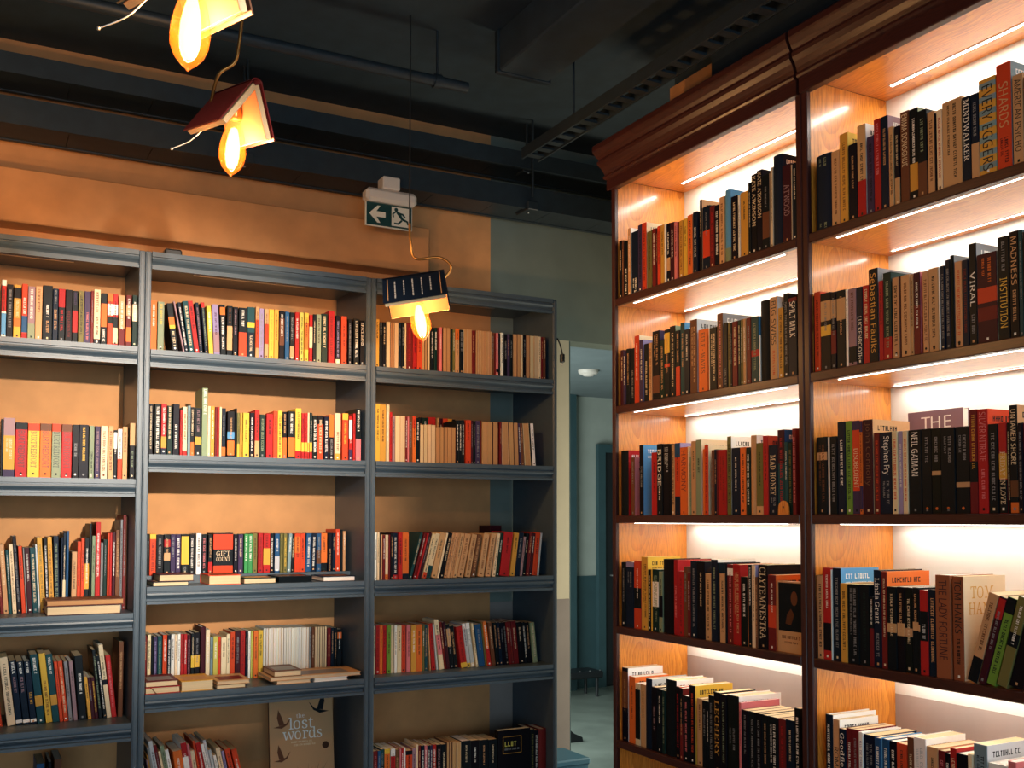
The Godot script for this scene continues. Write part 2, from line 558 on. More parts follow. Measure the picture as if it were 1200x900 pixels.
func build_hall() -> void:
	struct_box("floor_hall", Vector3(2.2, -0.1, -5.0), Vector3(7.0, 0, -0.34), mats.hall_floor)
	struct_box("ceiling_hall", Vector3(2.2, 2.62, -5.0), Vector3(7.0, 2.72, -0.46), mats.hall_ceiling)
	struct_box("wall_hall_left", Vector3(2.2, 0, -5.0), Vector3(2.31, 2.62, -0.46), mats.hall_wall)
	struct_box("wall_hall_right", Vector3(6.9, 0, -5.0), Vector3(7.0, 2.62, -0.46), mats.hall_wall)
	struct_box("wall_hall_near", Vector3(3.4, 0, -0.46), Vector3(7.0, 2.62, -0.34), mats.hall_wall)
	struct_box("wall_hall_back", Vector3(2.2, 0.995, -4.5), Vector3(7.0, 2.62, -4.4), mats.hall_wall)
	struct_box("wall_hall_dado", Vector3(2.2, 0, -4.5), Vector3(7.0, 0.995, -4.39), mats.hall_dado)
	struct_box("trim_1", Vector3(2.2, 0.985, -4.4), Vector3(5.06, 1.0, -4.38), mats.hall_dado)
	struct_box("wall_hall_pilaster", Vector3(4.60, 0, -4.39), Vector3(4.80, 2.62, -4.30), mats.hall_dado)
	# the dark door at the end of the hall
	var st := st_new()
	box(st, Vector3(5.06, 0, -4.39), Vector3(5.135, 2.19, -4.34))
	box(st, Vector3(6.05, 0, -4.39), Vector3(6.125, 2.19, -4.34))
	box(st, Vector3(5.1355, 2.115, -4.39), Vector3(6.0495, 2.19, -4.34))
	var d := commit(st, "door_1", mats.hall_dado)
	structure(d)
	st = st_new()
	bevel_box(st, Vector3(5.135, 0.005, -4.39), Vector3(6.05, 2.115, -4.36), 0.004)
	commit(st, "door_leaf", mats.black_plastic, d)
	st = st_new()
	tube(st, [Vector3(5.2, 1.0, -4.36), Vector3(5.2, 1.0, -4.31), Vector3(5.3, 1.0, -4.31)], 0.009, 8)
	commit(st, "door_handle", mats.steel, d)
	# black architrave edge of the opening between shop and hall
	st = st_new()
	box(st, Vector3(2.31, 0, -0.455), Vector3(2.322, 2.28, -0.35))
	structure(commit(st, "trim_2", mats.hall_dado))
	# smoke detector
	var sd := thing("smoke_detector", "round white smoke detector on the hall ceiling beyond the doorway", "smoke detector", Vector3(4.1, 2.62, -3.0))
	st = st_new()
	lathe(st, [[0.0, -0.045], [0.035, -0.043], [0.045, -0.035], [0.05, -0.03]], 20)
	commit(st, "sensor_head", mats.white_plastic, sd)
	st = st_new()
	lathe(st, [[0.0, -0.031], [0.062, -0.03], [0.075, -0.018], [0.078, 0.0]], 20)
	commit(st, "base_plate", mats.white_plastic, sd)
	# low bench against the far wall and a wedge on the floor
	var be := thing("low_bench", "low dark bench with studded top against the far wall of the hall", "bench", Vector3(4.74, 0, -4.05))
	st = st_new()
	bevel_box(st, Vector3(-0.45, 0.16, -0.12), Vector3(0.10, 0.22, 0.12), 0.012)
	commit(st, "seat", mats.black_plastic, be)
	for x in [-0.40, 0.05]:
		for z in [-0.09, 0.09]:
			st = st_new()
			tube(st, [Vector3(x, 0, z), Vector3(x, 0.165, z)], 0.014, 8)
			commit(st, "leg", mats.black_plastic, be)
	for i in 6:
		st = st_new()
		lathe(st, [[0.008, 0.0], [0.006, 0.005], [0.0, 0.007]], 8, Vector3(-0.42 + i * 0.1, 0.219, 0.09))
		commit(st, "stud", mats.steel, be)
	var we := thing("door_wedge", "black rubber wedge on the pale hall floor by the doorway", "wedge", Vector3(3.5, 0, -2.57))
	st = st_new()
	extrude(st, PackedVector2Array([Vector2(-0.2, 0), Vector2(0.24, 0), Vector2(0.235, 0.03), Vector2(0.17, 0.06), Vector2(0.12, 0.10), Vector2(0.08, 0.125), Vector2(-0.2, 0.13)]), Vector3(0, 0, 0.06), Vector3.RIGHT, Vector3.UP, Vector3(0, 0, -0.16))
	commit(st, "wedge_body", mats.black_plastic, we)
	# lidded bin that stands by the end of the painted bookcases
	var bin := thing("storage_bin", "blue plastic bin with lid on the floor beside the doorway wall", "bin", Vector3(2.165, 0, -0.2))
	st = st_new()
	extrude(st, PackedVector2Array([Vector2(-0.08, 0), Vector2(0.08, 0), Vector2(0.092, 0.51), Vector2(-0.092, 0.51)]), Vector3(0, 0, 0.09), Vector3.RIGHT, Vector3.UP, Vector3(0, 0, -0.2))
	commit(st, "bin_body", mats.blue_plastic, bin)
	st = st_new()
	bevel_box(st, Vector3(-0.1, 0.511, -0.118), Vector3(0.1, 0.538, 0.098), 0.006)
	commit(st, "lid", mats.blue_plastic, bin)


# ------------------------------------------------------------------ painted bookcases
var EDGE := PackedVector2Array([Vector2(0, 0), Vector2(0, -0.0155), Vector2(-0.006, -0.0165), Vector2(-0.006, -0.0205), Vector2(0.0005, -0.0215), Vector2(0.0015, -0.0265),
	Vector2(-0.0015, -0.031), Vector2(-0.007, -0.035), Vector2(-0.011, -0.040), Vector2(-0.011, -0.0455), Vector2(-0.002, -0.0475), Vector2(-0.002, -0.0565), Vector2(-0.018, -0.0565), Vector2(-0.018, 0)])


func build_dark_bookcases() -> void:
	var heights := {"A": [2.0554, 1.6295, 1.204, 0.8584, 0.515], "B": [2.0504, 1.7107, 1.285, 0.9418, 0.53], "C": [2.0504, 1.7107, 1.285, 0.9418, 0.50]}
	var spans := {"A": [-0.27, 0.5015], "B": [0.5025, 1.2738], "C": [1.2748, 2.0476]}
	var labels := {
		"A": "blue-grey painted open bookcase at the outer end of the dark row, under the pendants",
		"B": "blue-grey painted open bookcase in the middle of the dark row, large bird book below",
		"C": "blue-grey painted open bookcase beside the doorway, behind the low dark-covered pendant",
	}
	var pt := 0.0185
	for k in ["A", "B", "C"]:
		var x0: float = spans[k][0]
		var x1: float = spans[k][1]
		var t := thing("painted_bookcase", labels[k], "bookcase", Vector3(x0, 0, 0), "blue-grey painted bookcases on the tan wall")
		var w := x1 - x0
		for s in 2:
			var st := st_new()
			var px := 0.0 if s == 0 else w - pt
			bevel_box(st, Vector3(px, 0, -0.335), Vector3(px + pt, 2.369, 0.0), 0.0018)
			var panel := commit(st, "side_panel", mats.case_paint, t)
			# a thin bead planted on the front edge of the upright
			st = st_new()
			bevel_box(st, Vector3(px + 0.004, 0.05, 0.0), Vector3(px + pt - 0.004, 2.362, 0.0022), 0.001)
			commit(st, "bead", mats.case_paint, panel)
		var hs: Array = [2.369] + heights[k] + [0.10]
		for i in hs.size():
			var y: float = hs[i]
			var st := st_new()
			box(st, Vector3(pt + 0.0003, y - 0.02, -0.334), Vector3(w - pt - 0.0003, y, -0.016))
			var sh := commit(st, "top_board" if i == 0 else "shelf", mats.case_paint, t)
			st = st_new()
			extrude(st, EDGE, Vector3(pt + 0.0012, y, 0.0035), Vector3(0, 0, 1), Vector3(0, 1, 0), Vector3(w - 2 * pt - 0.0024, 0, 0))
			commit(st, "edge_moulding", mats.case_paint, sh)
			if i < 3:
				# unlit aluminium light channel under the board
				st = st_new()
				box(st, Vector3(0.18, y - 0.0275, -0.16), Vector3(w - 0.2, y - 0.0203, -0.148))
				commit(st, "light_channel", mats.steel, sh)
		if k == "B":
			var st := st_new()
			box(st, Vector3(pt + 0.001, 1.2855, -0.33), Vector3(w - pt - 0.001, 1.3125, -0.15))
			commit(st, "riser", mats.case_paint, t)


# ------------------------------------------------------------------ lit oak bookcases
func build_oak_bookcases() -> void:
	var shelf_y := [2.2331, 1.8755, 1.5144, 1.1533, 0.7853, 0.42]
	var spans := [[0.619, 1.4996], [1.5016, 2.382], [2.384, 3.2644]]
	var labels := ["lit oak bookcase with dark crown standing next to the doorway", "lit oak bookcase with dark crown, second from the doorway", "lit oak bookcase with dark crown, third from the doorway"]
	for k in 3:
		var z0: float = spans[k][0]
		var z1: float = spans[k][1]
		var t := thing("oak_bookcase", labels[k], "bookcase", Vector3(OAK_X, 0, z0), "lit oak bookcases")
		var d := z1 - z0
		for s in 2:
			var a := 0.0 if s == 0 else d - 0.020
			var st := st_new()
			var outer := a if s == 0 else a + 0.006
			box(st, Vector3(0.016, 0, outer), Vector3(0.306, 2.66, outer + 0.014))
			var sp := commit(st, "side_panel", mats.mahogany, t)
			st = st_new()
			var inner := a + 0.0142 if s == 0 else a
			box(st, Vector3(0.012, 0.02, inner), Vector3(0.2905, 2.635, inner + 0.0058))
			commit(st, "oak_lining", mats.oak, sp)
			st = st_new()
			bevel_box(st, Vector3(0, 0, a), Vector3(0.0155, 2.612, a + 0.020), 0.0022)
			commit(st, "front_stile", mats.mahogany, sp)
		var st := st_new()
		box(st, Vector3(0.2915, 1.044, 0.0145), Vector3(0.304, 2.66, d - 0.0145))
		commit(st, "back_panel", mats.white_board, t)
		st = st_new()
		box(st, Vector3(0.2915, 0, 0.0145), Vector3(0.304, 1.0435, d - 0.0145))
		var lower := commit(st, "lower_back_panel", mats.taupe_board, t)
		lower.set_meta("label", "greyish pink lower back panel")
		var za := 0.0204
		var zb := d - 0.0204
		st = st_new()
		box(st, Vector3(0.012, 2.636, za), Vector3(0.291, 2.656, zb), Color.WHITE, 2)
		var top := commit(st, "top_board", mats.oak, t)
		led_strip(top, Vector3(0.222, 2.6355, d * 0.5), d - 0.19, 0.014, 0.075)
		for i in shelf_y.size():
			var y: float = shelf_y[i]
			st = st_new()
			box(st, Vector3(0.0175, y - 0.022, za), Vector3(0.291, y, zb), Color.WHITE, 2)
			var sh := commit(st, "shelf", mats.oak, t)
			st = st_new()
			bevel_box(st, Vector3(0.0005, y - 0.0235, za), Vector3(0.0172, y + 0.0005, zb), 0.002, Color.WHITE, 2)
			commit(st, "nosing", mats.mahogany, sh)
			if i < 4:
				led_strip(sh, Vector3(0.027, y - 0.0222, d * 0.5), d - 0.17, 0.008, 0.022)
				led_strip(sh, Vector3(0.252, y - 0.0222, d * 0.5), d - 0.12, 0.008, 0.035)
		# plinth and crown
		st = st_new()
		bevel_box(st, Vector3(-0.004, 0, 0.0), Vector3(0.012, 0.09, d), 0.002, Color.WHITE, 2)
		commit(st, "plinth", mats.mahogany, t)
		st = st_new()
		crown(st, d, k == 0)
		commit(st, "crown", mats.mahogany, t)


func led_strip(parent: Node3D, at: Vector3, length: float, width: float, energy: float) -> void:
	# at: middle of the strip on the underside of a board (the parent's own space), running along z
	var st := st_new()
	box(st, at + Vector3(-width * 0.5, -0.0012, -length * 0.5), at + Vector3(width * 0.5, 0, length * 0.5))
	var o := commit(st, "led_strip", mats.white_plastic, parent)
	o.set_meta("label", "glowing white light strip")
	st = st_new()
	var n := int(length / 0.0125)
	for i in n:
		var z := at.z + (i - (n - 1) * 0.5) * 0.0125
		box(st, Vector3(at.x - width * 0.3, at.y - 0.0026, z - 0.0042), Vector3(at.x + width * 0.3, at.y - 0.0012, z + 0.0042))
	commit(st, "led_chips", mats.led, o).set_meta("kind", "stuff")
	area_light("strip_light", at + Vector3(0, -0.0035, 0), Vector3.DOWN, Vector2(width, length), Color(1.0, 0.985, 0.94), energy * 2.8, parent)


func crown(st: SurfaceTool, d: float, with_return: bool) -> void:
	# [projection, height] of the crown moulding from the bottom up
	var pr := [[0.008, 2.604], [0.011, 2.606], [0.011, 2.640], [0.016, 2.643], [0.020, 2.648], [0.020, 2.653], [0.016, 2.657], [0.019, 2.668], [0.025, 2.682], [0.033, 2.694], [0.035, 2.704], [0.031, 2.709],
		[0.031, 2.713], [0.037, 2.722], [0.044, 2.736], [0.046, 2.742], [0.046, 2.758], [0.043, 2.762]]
	var z1 := d - 0.004
	var run := 0.0
	for i in pr.size() - 1:
		var a: Array = pr[i]
		var b: Array = pr[i + 1]
		var za: float = -a[0] if with_return else 0.004
		var zb: float = -b[0] if with_return else 0.004
		var len := Vector2(a[0], a[1]).distance_to(Vector2(b[0], b[1]))
		quad(st, Vector3(-a[0], a[1], za), Vector3(-b[0], b[1], zb), Vector3(-b[0], b[1], z1), Vector3(-a[0], a[1], z1), Color.WHITE, Vector2(run, za), Vector2(run + len, zb), Vector2(run + len, z1), Vector2(run, z1))
		if with_return:
			quad(st, Vector3(0.30, a[1], za), Vector3(0.30, b[1], zb), Vector3(-b[0], b[1], zb), Vector3(-a[0], a[1], za), Color.WHITE, Vector2(run, 0.5), Vector2(run + len, 0.5), Vector2(run + len, 0.85), Vector2(run, 0.85))
		run += len
		# end caps back to the carcass front
		quad(st, Vector3(-a[0], a[1], z1), Vector3(-b[0], b[1], z1), Vector3(0.012, b[1], z1), Vector3(0.012, a[1], z1))
		if not with_return:
			quad(st, Vector3(0.012, a[1], za), Vector3(0.012, b[1], zb), Vector3(-b[0], b[1], zb), Vector3(-a[0], a[1], za))
	var s: float = -0.043 if with_return else 0.004
	quad(st, Vector3(-0.043, 2.762, s), Vector3(0.30, 2.762, s), Vector3(0.30, 2.762, z1), Vector3(-0.043, 2.762, z1))
	quad(st, Vector3(-0.008, 2.604, 0.004), Vector3(-0.008, 2.604, z1), Vector3(0.012, 2.604, z1), Vector3(0.012, 2.604, 0.004))
	quad(st, Vector3(0.012, 2.604, 0.004), Vector3(0.012, 2.604, z1), Vector3(0.012, 2.636, z1), Vector3(0.012, 2.636, 0.004))


# ------------------------------------------------------------------ exit sign
func build_sign() -> void:
	var t := thing("exit_sign", "hanging emergency exit sign with left arrow and running figure, before the tan wall", "sign", Vector3(1.28, 2.585, -0.09))
	var st := st_new()
	bevel_box(st, Vector3(0.059, 0.138, -0.03), Vector3(0.127, 0.186, 0.03), 0.004)
	commit(st, "bracket", mats.white_plastic, t)
	st = st_new()
	bevel_box(st, Vector3(-0.004, 0.088, -0.03), Vector3(0.197, 0.138, 0.03), 0.012)
	commit(st, "housing", mats.white_plastic, t)
	st = st_new()
	bevel_box(st, Vector3(0, 0, -0.006), Vector3(0.186, 0.089, 0.004), 0.002)
	commit(st, "sign_edge", mats.sign_white, t)
	st = st_new()
	box(st, Vector3(0.004, 0.004, 0.0035), Vector3(0.182, 0.0875, 0.0055))
	commit(st, "green_panel", mats.sign_green, t)
	st = st_new()
	extrude(st, PackedVector2Array([Vector2(0.014, 0.046), Vector2(0.046, 0.078), Vector2(0.058, 0.078), Vector2(0.042, 0.056), Vector2(0.078, 0.056), Vector2(0.078, 0.036), Vector2(0.042, 0.036), Vector2(0.058, 0.014), Vector2(0.046, 0.014)]), Vector3(0, 0, 0.0055), Vector3.RIGHT, Vector3.UP, Vector3(0, 0, 0.0006))
	commit(st, "arrow", mats.sign_white, t)
	st = st_new()
	box(st, Vector3(0.102, 0.010, 0.0055), Vector3(0.172, 0.082, 0.0061))
	var sq := commit(st, "doorway_square", mats.sign_white, t)
	st = st_new()
	var z := Vector3(0, 0, 0.0061)
	var head := PackedVector2Array()
	for i in 12:
		head.append(Vector2(0.120 + 0.0072 * cos(TAU * i / 12), 0.072 + 0.0072 * sin(TAU * i / 12)))
	for poly in [head,
		PackedVector2Array([Vector2(0.126, 0.066), Vector2(0.136, 0.062), Vector2(0.148, 0.042), Vector2(0.140, 0.036), Vector2(0.132, 0.046), Vector2(0.120, 0.060)]),
		PackedVector2Array([Vector2(0.126, 0.066), Vector2(0.110, 0.054), Vector2(0.112, 0.042), Vector2(0.106, 0.044), Vector2(0.104, 0.056), Vector2(0.122, 0.070)]),
		PackedVector2Array([Vector2(0.136, 0.062), Vector2(0.148, 0.060), Vector2(0.158, 0.048), Vector2(0.154, 0.044), Vector2(0.144, 0.054), Vector2(0.136, 0.055)]),
		PackedVector2Array([Vector2(0.140, 0.036), Vector2(0.148, 0.042), Vector2(0.168, 0.034), Vector2(0.170, 0.020), Vector2(0.164, 0.020), Vector2(0.162, 0.029), Vector2(0.148, 0.033)]),
		PackedVector2Array([Vector2(0.140, 0.036), Vector2(0.146, 0.032), Vector2(0.130, 0.016), Vector2(0.112, 0.018), Vector2(0.112, 0.023), Vector2(0.127, 0.023)])]:
		extrude(st, poly, z, Vector3.RIGHT, Vector3.UP, Vector3(0, 0, 0.0006))
	commit(st, "running_figure", mats.sign_green, sq)


# ------------------------------------------------------------------ pendant lamps made of open books
func build_lamps() -> void:
	spotlight("black ceiling spotlight aimed at the middle dark bookcase", Vector3(0.62, 2.36, 3.9), Vector3(0.64, 1.70, -0.2), 13.5, 24.0)
	pendant("book pendant with brown cover and glowing bulb, highest over the outer dark bookcase", Vector3(0.306, 2.295, 1.78), 14.0, -8.0, 34.0, 20.0, "BR", 0)
	pendant("book pendant with dark red cover and glowing bulb, lit wall behind", Vector3(0.556, 2.403, 0.977), 14.0, -8.0, 34.0, 20.0, "DR", 0)
	pendant("book pendant with navy lettered cover on an S-shaped brass rod by the exit sign", Vector3(1.262, 2.135, 0.475), 62.0, 9.0, 44.0, 40.0, "N", 1)
	pendant("book pendant before the boxed wall panel with only its open half in view", Vector3(-0.02, 2.28, 0.54), 0.0, 0.0, 34.0, 26.0, "BR", 0)


func spotlight(label: String, at: Vector3, aim: Vector3, angle: float, energy: float) -> void:
	# a ceiling spot: canopy on the ceiling, stem, tilted can with a glowing lens
	var t := thing("ceiling_spotlight", label, "spotlight", at)
	var d := (aim - at).normalized()
	var st := st_new()
	lathe(st, [[0.0, 3.09 - at.y], [0.05, 3.092 - at.y], [0.055, 3.1 - at.y], [0.055, 3.12 - at.y]], 20)
	commit(st, "canopy", mats.black_metal, t)
	st = st_new()
	tube(st, [Vector3(0, 0.02, 0), Vector3(0, 3.1 - at.y, 0)], 0.008, 10)
	commit(st, "stem", mats.black_metal, t)
	st = st_new()
	tube(st, [-d * 0.07, d * 0.075], 0.045, 24)
	commit(st, "can", mats.black_metal, t)
	st = st_new()
	tube(st, [d * 0.075, d * 0.078], 0.04, 24)
	commit(st, "lens", mats.led, t)
	var l := SpotLight3D.new()
	l.name = "spot_beam"
	l.light_color = Color(1.0, 0.95, 0.88)
	l.light_energy = energy
	l.spot_angle = angle
	l.spot_angle_attenuation = 1.0
	l.spot_range = 30.0
	l.spot_attenuation = 2.0
	l.light_size = 0.04
	l.shadow_enabled = true
	t.add_child(l)
	l.position = d * 0.09
	l.look_at_from_position(at + d * 0.09, aim, Vector3.UP)


func pendant(label: String, at: Vector3, turn: float, tilt: float, left: float, right: float, code: String, style: int) -> void:
	var t := thing("book_pendant", label, "pendant lamp", at, "pendant lamps made of open books")
	t.basis = Basis(Vector3.UP, deg_to_rad(turn)) * Basis(Vector3.RIGHT, deg_to_rad(-tilt))
	var ridge := 0.132
	var L := 0.19
	var W := 0.128
	for s in [-1, 1]:
		var ang := deg_to_rad(left if s < 0 else right)
		var dir := Vector3(s * sin(ang), -cos(ang), 0)
		var out := Vector3(s * cos(ang), sin(ang), 0)       # to the outside of the tent
		var o := Vector3(s * 0.006, ridge, 0)
		# cover board
		var st := st_new()
		slab(st, o + out * 0.0075, dir, out, W, 0.003, L + 0.008)
		var c := commit(st, "cover_board", mats["ink_" + code], t)
		if style == 1 and s < 0:
			st = st_new()
			for line in 5:
				var zz := -0.06 + line * 0.028
				var d0 := 0.02
				while d0 < 0.10:
					var dl := 0.006 + rng.randf() * 0.014
					slab(st, o + out * 0.0106 + dir * d0 + Vector3(0, 0, zz), dir, out, dl, 0.0004, 0.004)
					d0 += dl + 0.003
			commit(st, "cover_lettering", mats.ink_LGY, c)
			st = st_new()
			slab(st, o + out * 0.0106 + dir * 0.004 + Vector3(0, 0, 0.083), dir, out, W - 0.008, 0.0004, 0.0025)
			commit(st, "cover_rule", mats.ink_TN, c)
			st = st_new()
			slab(st, o + out * 0.0106 + dir * 0.004 + Vector3(0, 0, -0.083), dir, out, W - 0.008, 0.0004, 0.0025)
			commit(st, "cover_rule", mats.ink_TN, c)
		# page block of this half
		st = st_new()
		slab(st, o - out * 0.0045, dir, out, W - 0.006, 0.012, L, lin("C"))
		commit(st, "page_block", mats.pages, t)
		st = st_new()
		slab(st, o - out * 0.0109 + dir * 0.002, dir, out, W - 0.009, 0.0006, L - 0.002)  # added sheet over the cream pages, its dark colour offsets the bulb glare
		commit(st, "glare_toned_sheet", mats.glare_toned_page, t).set_meta("label", "added inner sheet facing the bulb, darkened to tone down its glare")
	# spine over the ridge
	var sp := st_new()
	var prof := []
	for i in 9:
		var a := deg_to_rad(-(90.0 - left)) + (deg_to_rad(180.0 - left - right)) * i / 8.0
		prof.append(Vector2(sin(a) * 0.0165, cos(a) * 0.0165))
	sp.set_smooth_group(1)
	for i in 8:
		var a2: Vector2 = prof[i]
		var b2: Vector2 = prof[i + 1]
		for q in [1.0, 0.82]:
			var a3 := Vector3(a2.x * q, ridge - 0.002 + a2.y * q, 0)
			var b3 := Vector3(b2.x * q, ridge - 0.002 + b2.y * q, 0)
			var h := Vector3(0, 0, (L + 0.008) * 0.5)
			if q == 1.0:
				quad(sp, a3 + h, a3 - h, b3 - h, b3 + h)
			else:
				quad(sp, b3 + h, b3 - h, a3 - h, a3 + h)
		for e in [-1.0, 1.0]:
			var hz := Vector3(0, 0, e * (L + 0.008) * 0.5)
			var off := Vector3(0, ridge - 0.002, 0) + hz
			quad(sp, Vector3(a2.x, a2.y, 0) + off, Vector3(b2.x, b2.y, 0) + off, Vector3(b2.x, b2.y, 0) * 0.82 + off, Vector3(a2.x, a2.y, 0) * 0.82 + off)
	commit(sp, "spine", mats["ink_" + code], t)
	# lamp holder and bulb hang plumb inside
	var st := st_new()
	lathe(st, [[0.0, 0.062], [0.0145, 0.063], [0.0165, 0.07], [0.0165, 0.098], [0.013, 0.106], [0.006, 0.110], [0.004, 0.136]], 20)
	commit(st, "lamp_holder", mats.brass, t)
	st = st_new()
	var bulb := [[0.0015, -0.072], [0.004, -0.068], [0.013, -0.061], [0.023, -0.050], [0.030, -0.034], [0.032, -0.016], [0.0305, 0.004], [0.026, 0.024], [0.0195, 0.044], [0.015, 0.058], [0.0135, 0.064]]
	lathe(st, bulb, 28)
	var g := commit(st, "bulb", mats.amber_glass, t)
	g.set_meta("label", "amber glass filament bulb")
	st = st_new()
	lathe(st, [[0.0, -0.054], [0.007, -0.052], [0.0135, -0.042], [0.017, -0.022], [0.0165, 0.004], [0.0125, 0.026], [0.008, 0.042], [0.0, 0.046]], 20)
	commit(st, "filament", mats.filament, g)
	var l := OmniLight3D.new()
	l.name = "bulb_light"
	l.light_color = Color(1.0, 0.74, 0.47)
	l.light_energy = 0.30
	l.light_size = 0.02
	l.omni_range = 30.0
	l.omni_attenuation = 2.0
	l.shadow_enabled = true
	t.add_child(l)
	l.position = Vector3(0, -0.01, 0)
	# rod, ceiling cord and ribbon
	var inv := t.basis.inverse()
	var up := inv * Vector3.UP
	var pts: Array
	if style == 1:
		pts = [Vector3(0.066, 0.132, 0.034), Vector3(0.086, 0.167, 0.047), Vector3(0.052, 0.197, 0.030), Vector3(-0.014, 0.194, -0.006), Vector3(-0.030, 0.24, -0.008), Vector3(-0.034, 0.305, -0.010)]
		for i in pts.size():
			pts[i] = inv * pts[i]
	else:
		pts = [Vector3(-0.03, 0.100, -0.075), Vector3(-0.022, 0.150, -0.079), Vector3(-0.012, 0.186, -0.076), Vector3(0.016, 0.216, -0.06), Vector3(0.022, 0.26, -0.055), Vector3(0.023, 0.34, -0.05)]
	st = st_new()
	tube(st, curve(pts, 6), 0.0042, 10)
	commit(st, "rod", mats.brass, t)
	st = st_new()
	var top: Vector3 = pts[-1]
	tube(st, [top - up * 0.005, top + up * (3.115 - (at + t.basis * top).y)], 0.0022, 6)
	commit(st, "ceiling_cord", mats.black_plastic, t)
	if style == 0:
		st = st_new()
		tube(st, curve([Vector3(-0.052, 0.040, -0.05), Vector3(-0.078, 0.004, -0.066), Vector3(-0.115, -0.022, -0.085)], 4), 0.0016, 6)
		commit(st, "pull_wire", mats.steel, t)
		st = st_new()
		lathe(st, [[0.0, -0.004], [0.003, -0.002], [0.003, 0.002], [0.0, 0.004]], 8, Vector3(-0.115, -0.022, -0.085))
		commit(st, "wire_end", mats.steel, t)


func slab(st: SurfaceTool, o: Vector3, dir: Vector3, out: Vector3, w: float, th: float, length: float, col := Color.WHITE) -> void:
	# a board that starts at o, reaches w along dir, th thick along out (o at mid-thickness), centred on o in z
	var h := Vector3(0, 0, length * 0.5)
	var p := []
	for a in [0.0, 1.0]:
		for b in [-0.5, 0.5]:
			p.append(o + dir * w * a + out * th * b)
	var uv := func(i: int) -> Vector2: return Vector2(float(i & 1) * 0.4, float(i >> 1))
	for f in [[0, 2, 3, 1]]:
		quad(st, p[0] + h, p[1] + h, p[3] + h, p[2] + h, col, uv.call(0), uv.call(1), uv.call(3), uv.call(2))
		quad(st, p[2] - h, p[3] - h, p[1] - h, p[0] - h, col, uv.call(2), uv.call(3), uv.call(1), uv.call(0))
	for e in [[1, 3], [3, 2], [2, 0], [0, 1]]:
		quad(st, p[e[0]] + h, p[e[0]] - h, p[e[1]] - h, p[e[1]] + h, col, uv.call(e[0]), uv.call(e[0]) + Vector2(0, 1), uv.call(e[1]) + Vector2(0, 1), uv.call(e[1]))


# ------------------------------------------------------------------ books
func ordinal(n: int) -> String:
	var words := ["", "first", "second", "third", "fourth", "fifth", "sixth", "seventh", "eighth", "ninth", "tenth", "eleventh", "twelfth"]
	if n < words.size():
		return words[n]
	var suf := "th"
	if n % 100 < 11 or n % 100 > 13:
		suf = ["th", "st", "nd", "rd", "th", "th", "th", "th", "th", "th"][n % 10]
	return "%d%s" % [n, suf]


func jitter(c: Color) -> Color:
	var k := 0.9 + 0.2 * rng.randf()
	return Color(c.r * k * (0.96 + 0.08 * rng.randf()), c.g * k * (0.96 + 0.08 * rng.randf()), c.b * k)


func build_books() -> void:
	for row in BOOK_ROWS:
		var case: String = row[0]
		var shelf: int = row[1]
		var plane: float = row[2]
		var y: float = row[3]
		var left: bool = case < "D"
		var behind: bool = left and plane < -0.195
		var list: Array = row[4]
		var n := list.size()
		for i in n:
			var b: Array = list[i]
			var opts: PackedStringArray = (b[5] as String).split(" ", false)
			var code: String = b[4]
			var w: float = b[1]
			var h: float = b[2]
			var pg := code.begins_with("pg")
			var hb := "hb" in opts
			# which kind of book this is
			var kind := "paperback"
			if pg: kind = "spine_inward_book"
			elif hb: kind = "hardback"
			elif not left: kind = "novel"
			elif (case == "A" and shelf >= 3) or (case == "B" and shelf == 5): kind = "storybook"
			elif case == "B" and shelf >= 3: kind = "pocketbook"
			# what sets it apart
			var size := "mid-sized"
			if w < (0.009 if left else 0.013): size = "slim"
			elif w > (0.021 if left else 0.03): size = "thick"
			elif h > (0.185 if left else 0.215): size = "tall"
			elif h < (0.155 if left else 0.185): size = "short"
			var feature := "with plain spine"
			for o in opts:
				var f := o.split(":")
				if f[0] == "b":
					feature = "with %s band" % PAL[f[1]][1]
					break
				if f[0] in ["t", "T", "H"]:
					feature = "with %s lettering" % PAL[f[1]][1]
					break
			var nth := ordinal(n - i if left else i + 1)
			var where := "%s from doorway end, %s shelf of %s" % [nth, SHELF_WORD[shelf], CASES[case][0]]
			var label := ""
			if pg:
				label = "%s book shelved %s pages outward, %s" % [size, {"pgW": "white", "pgC": "cream", "pgT": "tan"}[code], where]
			elif behind:
				label = "%s %s standing behind front row, %s" % [PAL[code][1], kind, where]
			else:
				label = "%s %s %s %s, %s" % [size, PAL[code][1], kind, feature, where]
			var t := thing(kind, label, "book", Vector3.ZERO, "books on the %s shelf of the %s" % [SHELF_WORD[shelf], CASES[case][0]])
			var d := 0.110 + 0.012 * rng.randf() if left else 0.126 + 0.02 * rng.randf()
			if kind == "storybook": d += 0.04
			if hb and not left: d += 0.015
			if "G:GO" in opts: d = 0.03
			if behind: d = minf(d, 0.332 + plane)
			if left: d = minf(d, 0.330 + plane)
			book(t, w, h, d, code, opts, hb, pg)
			var ang: float = b[3]
			var inset := 0.003 * rng.randf()
			var lift := w * sin(ang) if ang > 0 else 0.0
			if left:
				t.position = Vector3(b[0], y + 0.0002 + lift, plane - inset)
				t.basis = Basis(Vector3.BACK, -ang)
			else:
				t.position = Vector3(plane + inset, y + 0.0008 + lift, b[0])
				t.basis = Basis(Vector3.UP, -PI / 2) * Basis(Vector3.BACK, -ang)


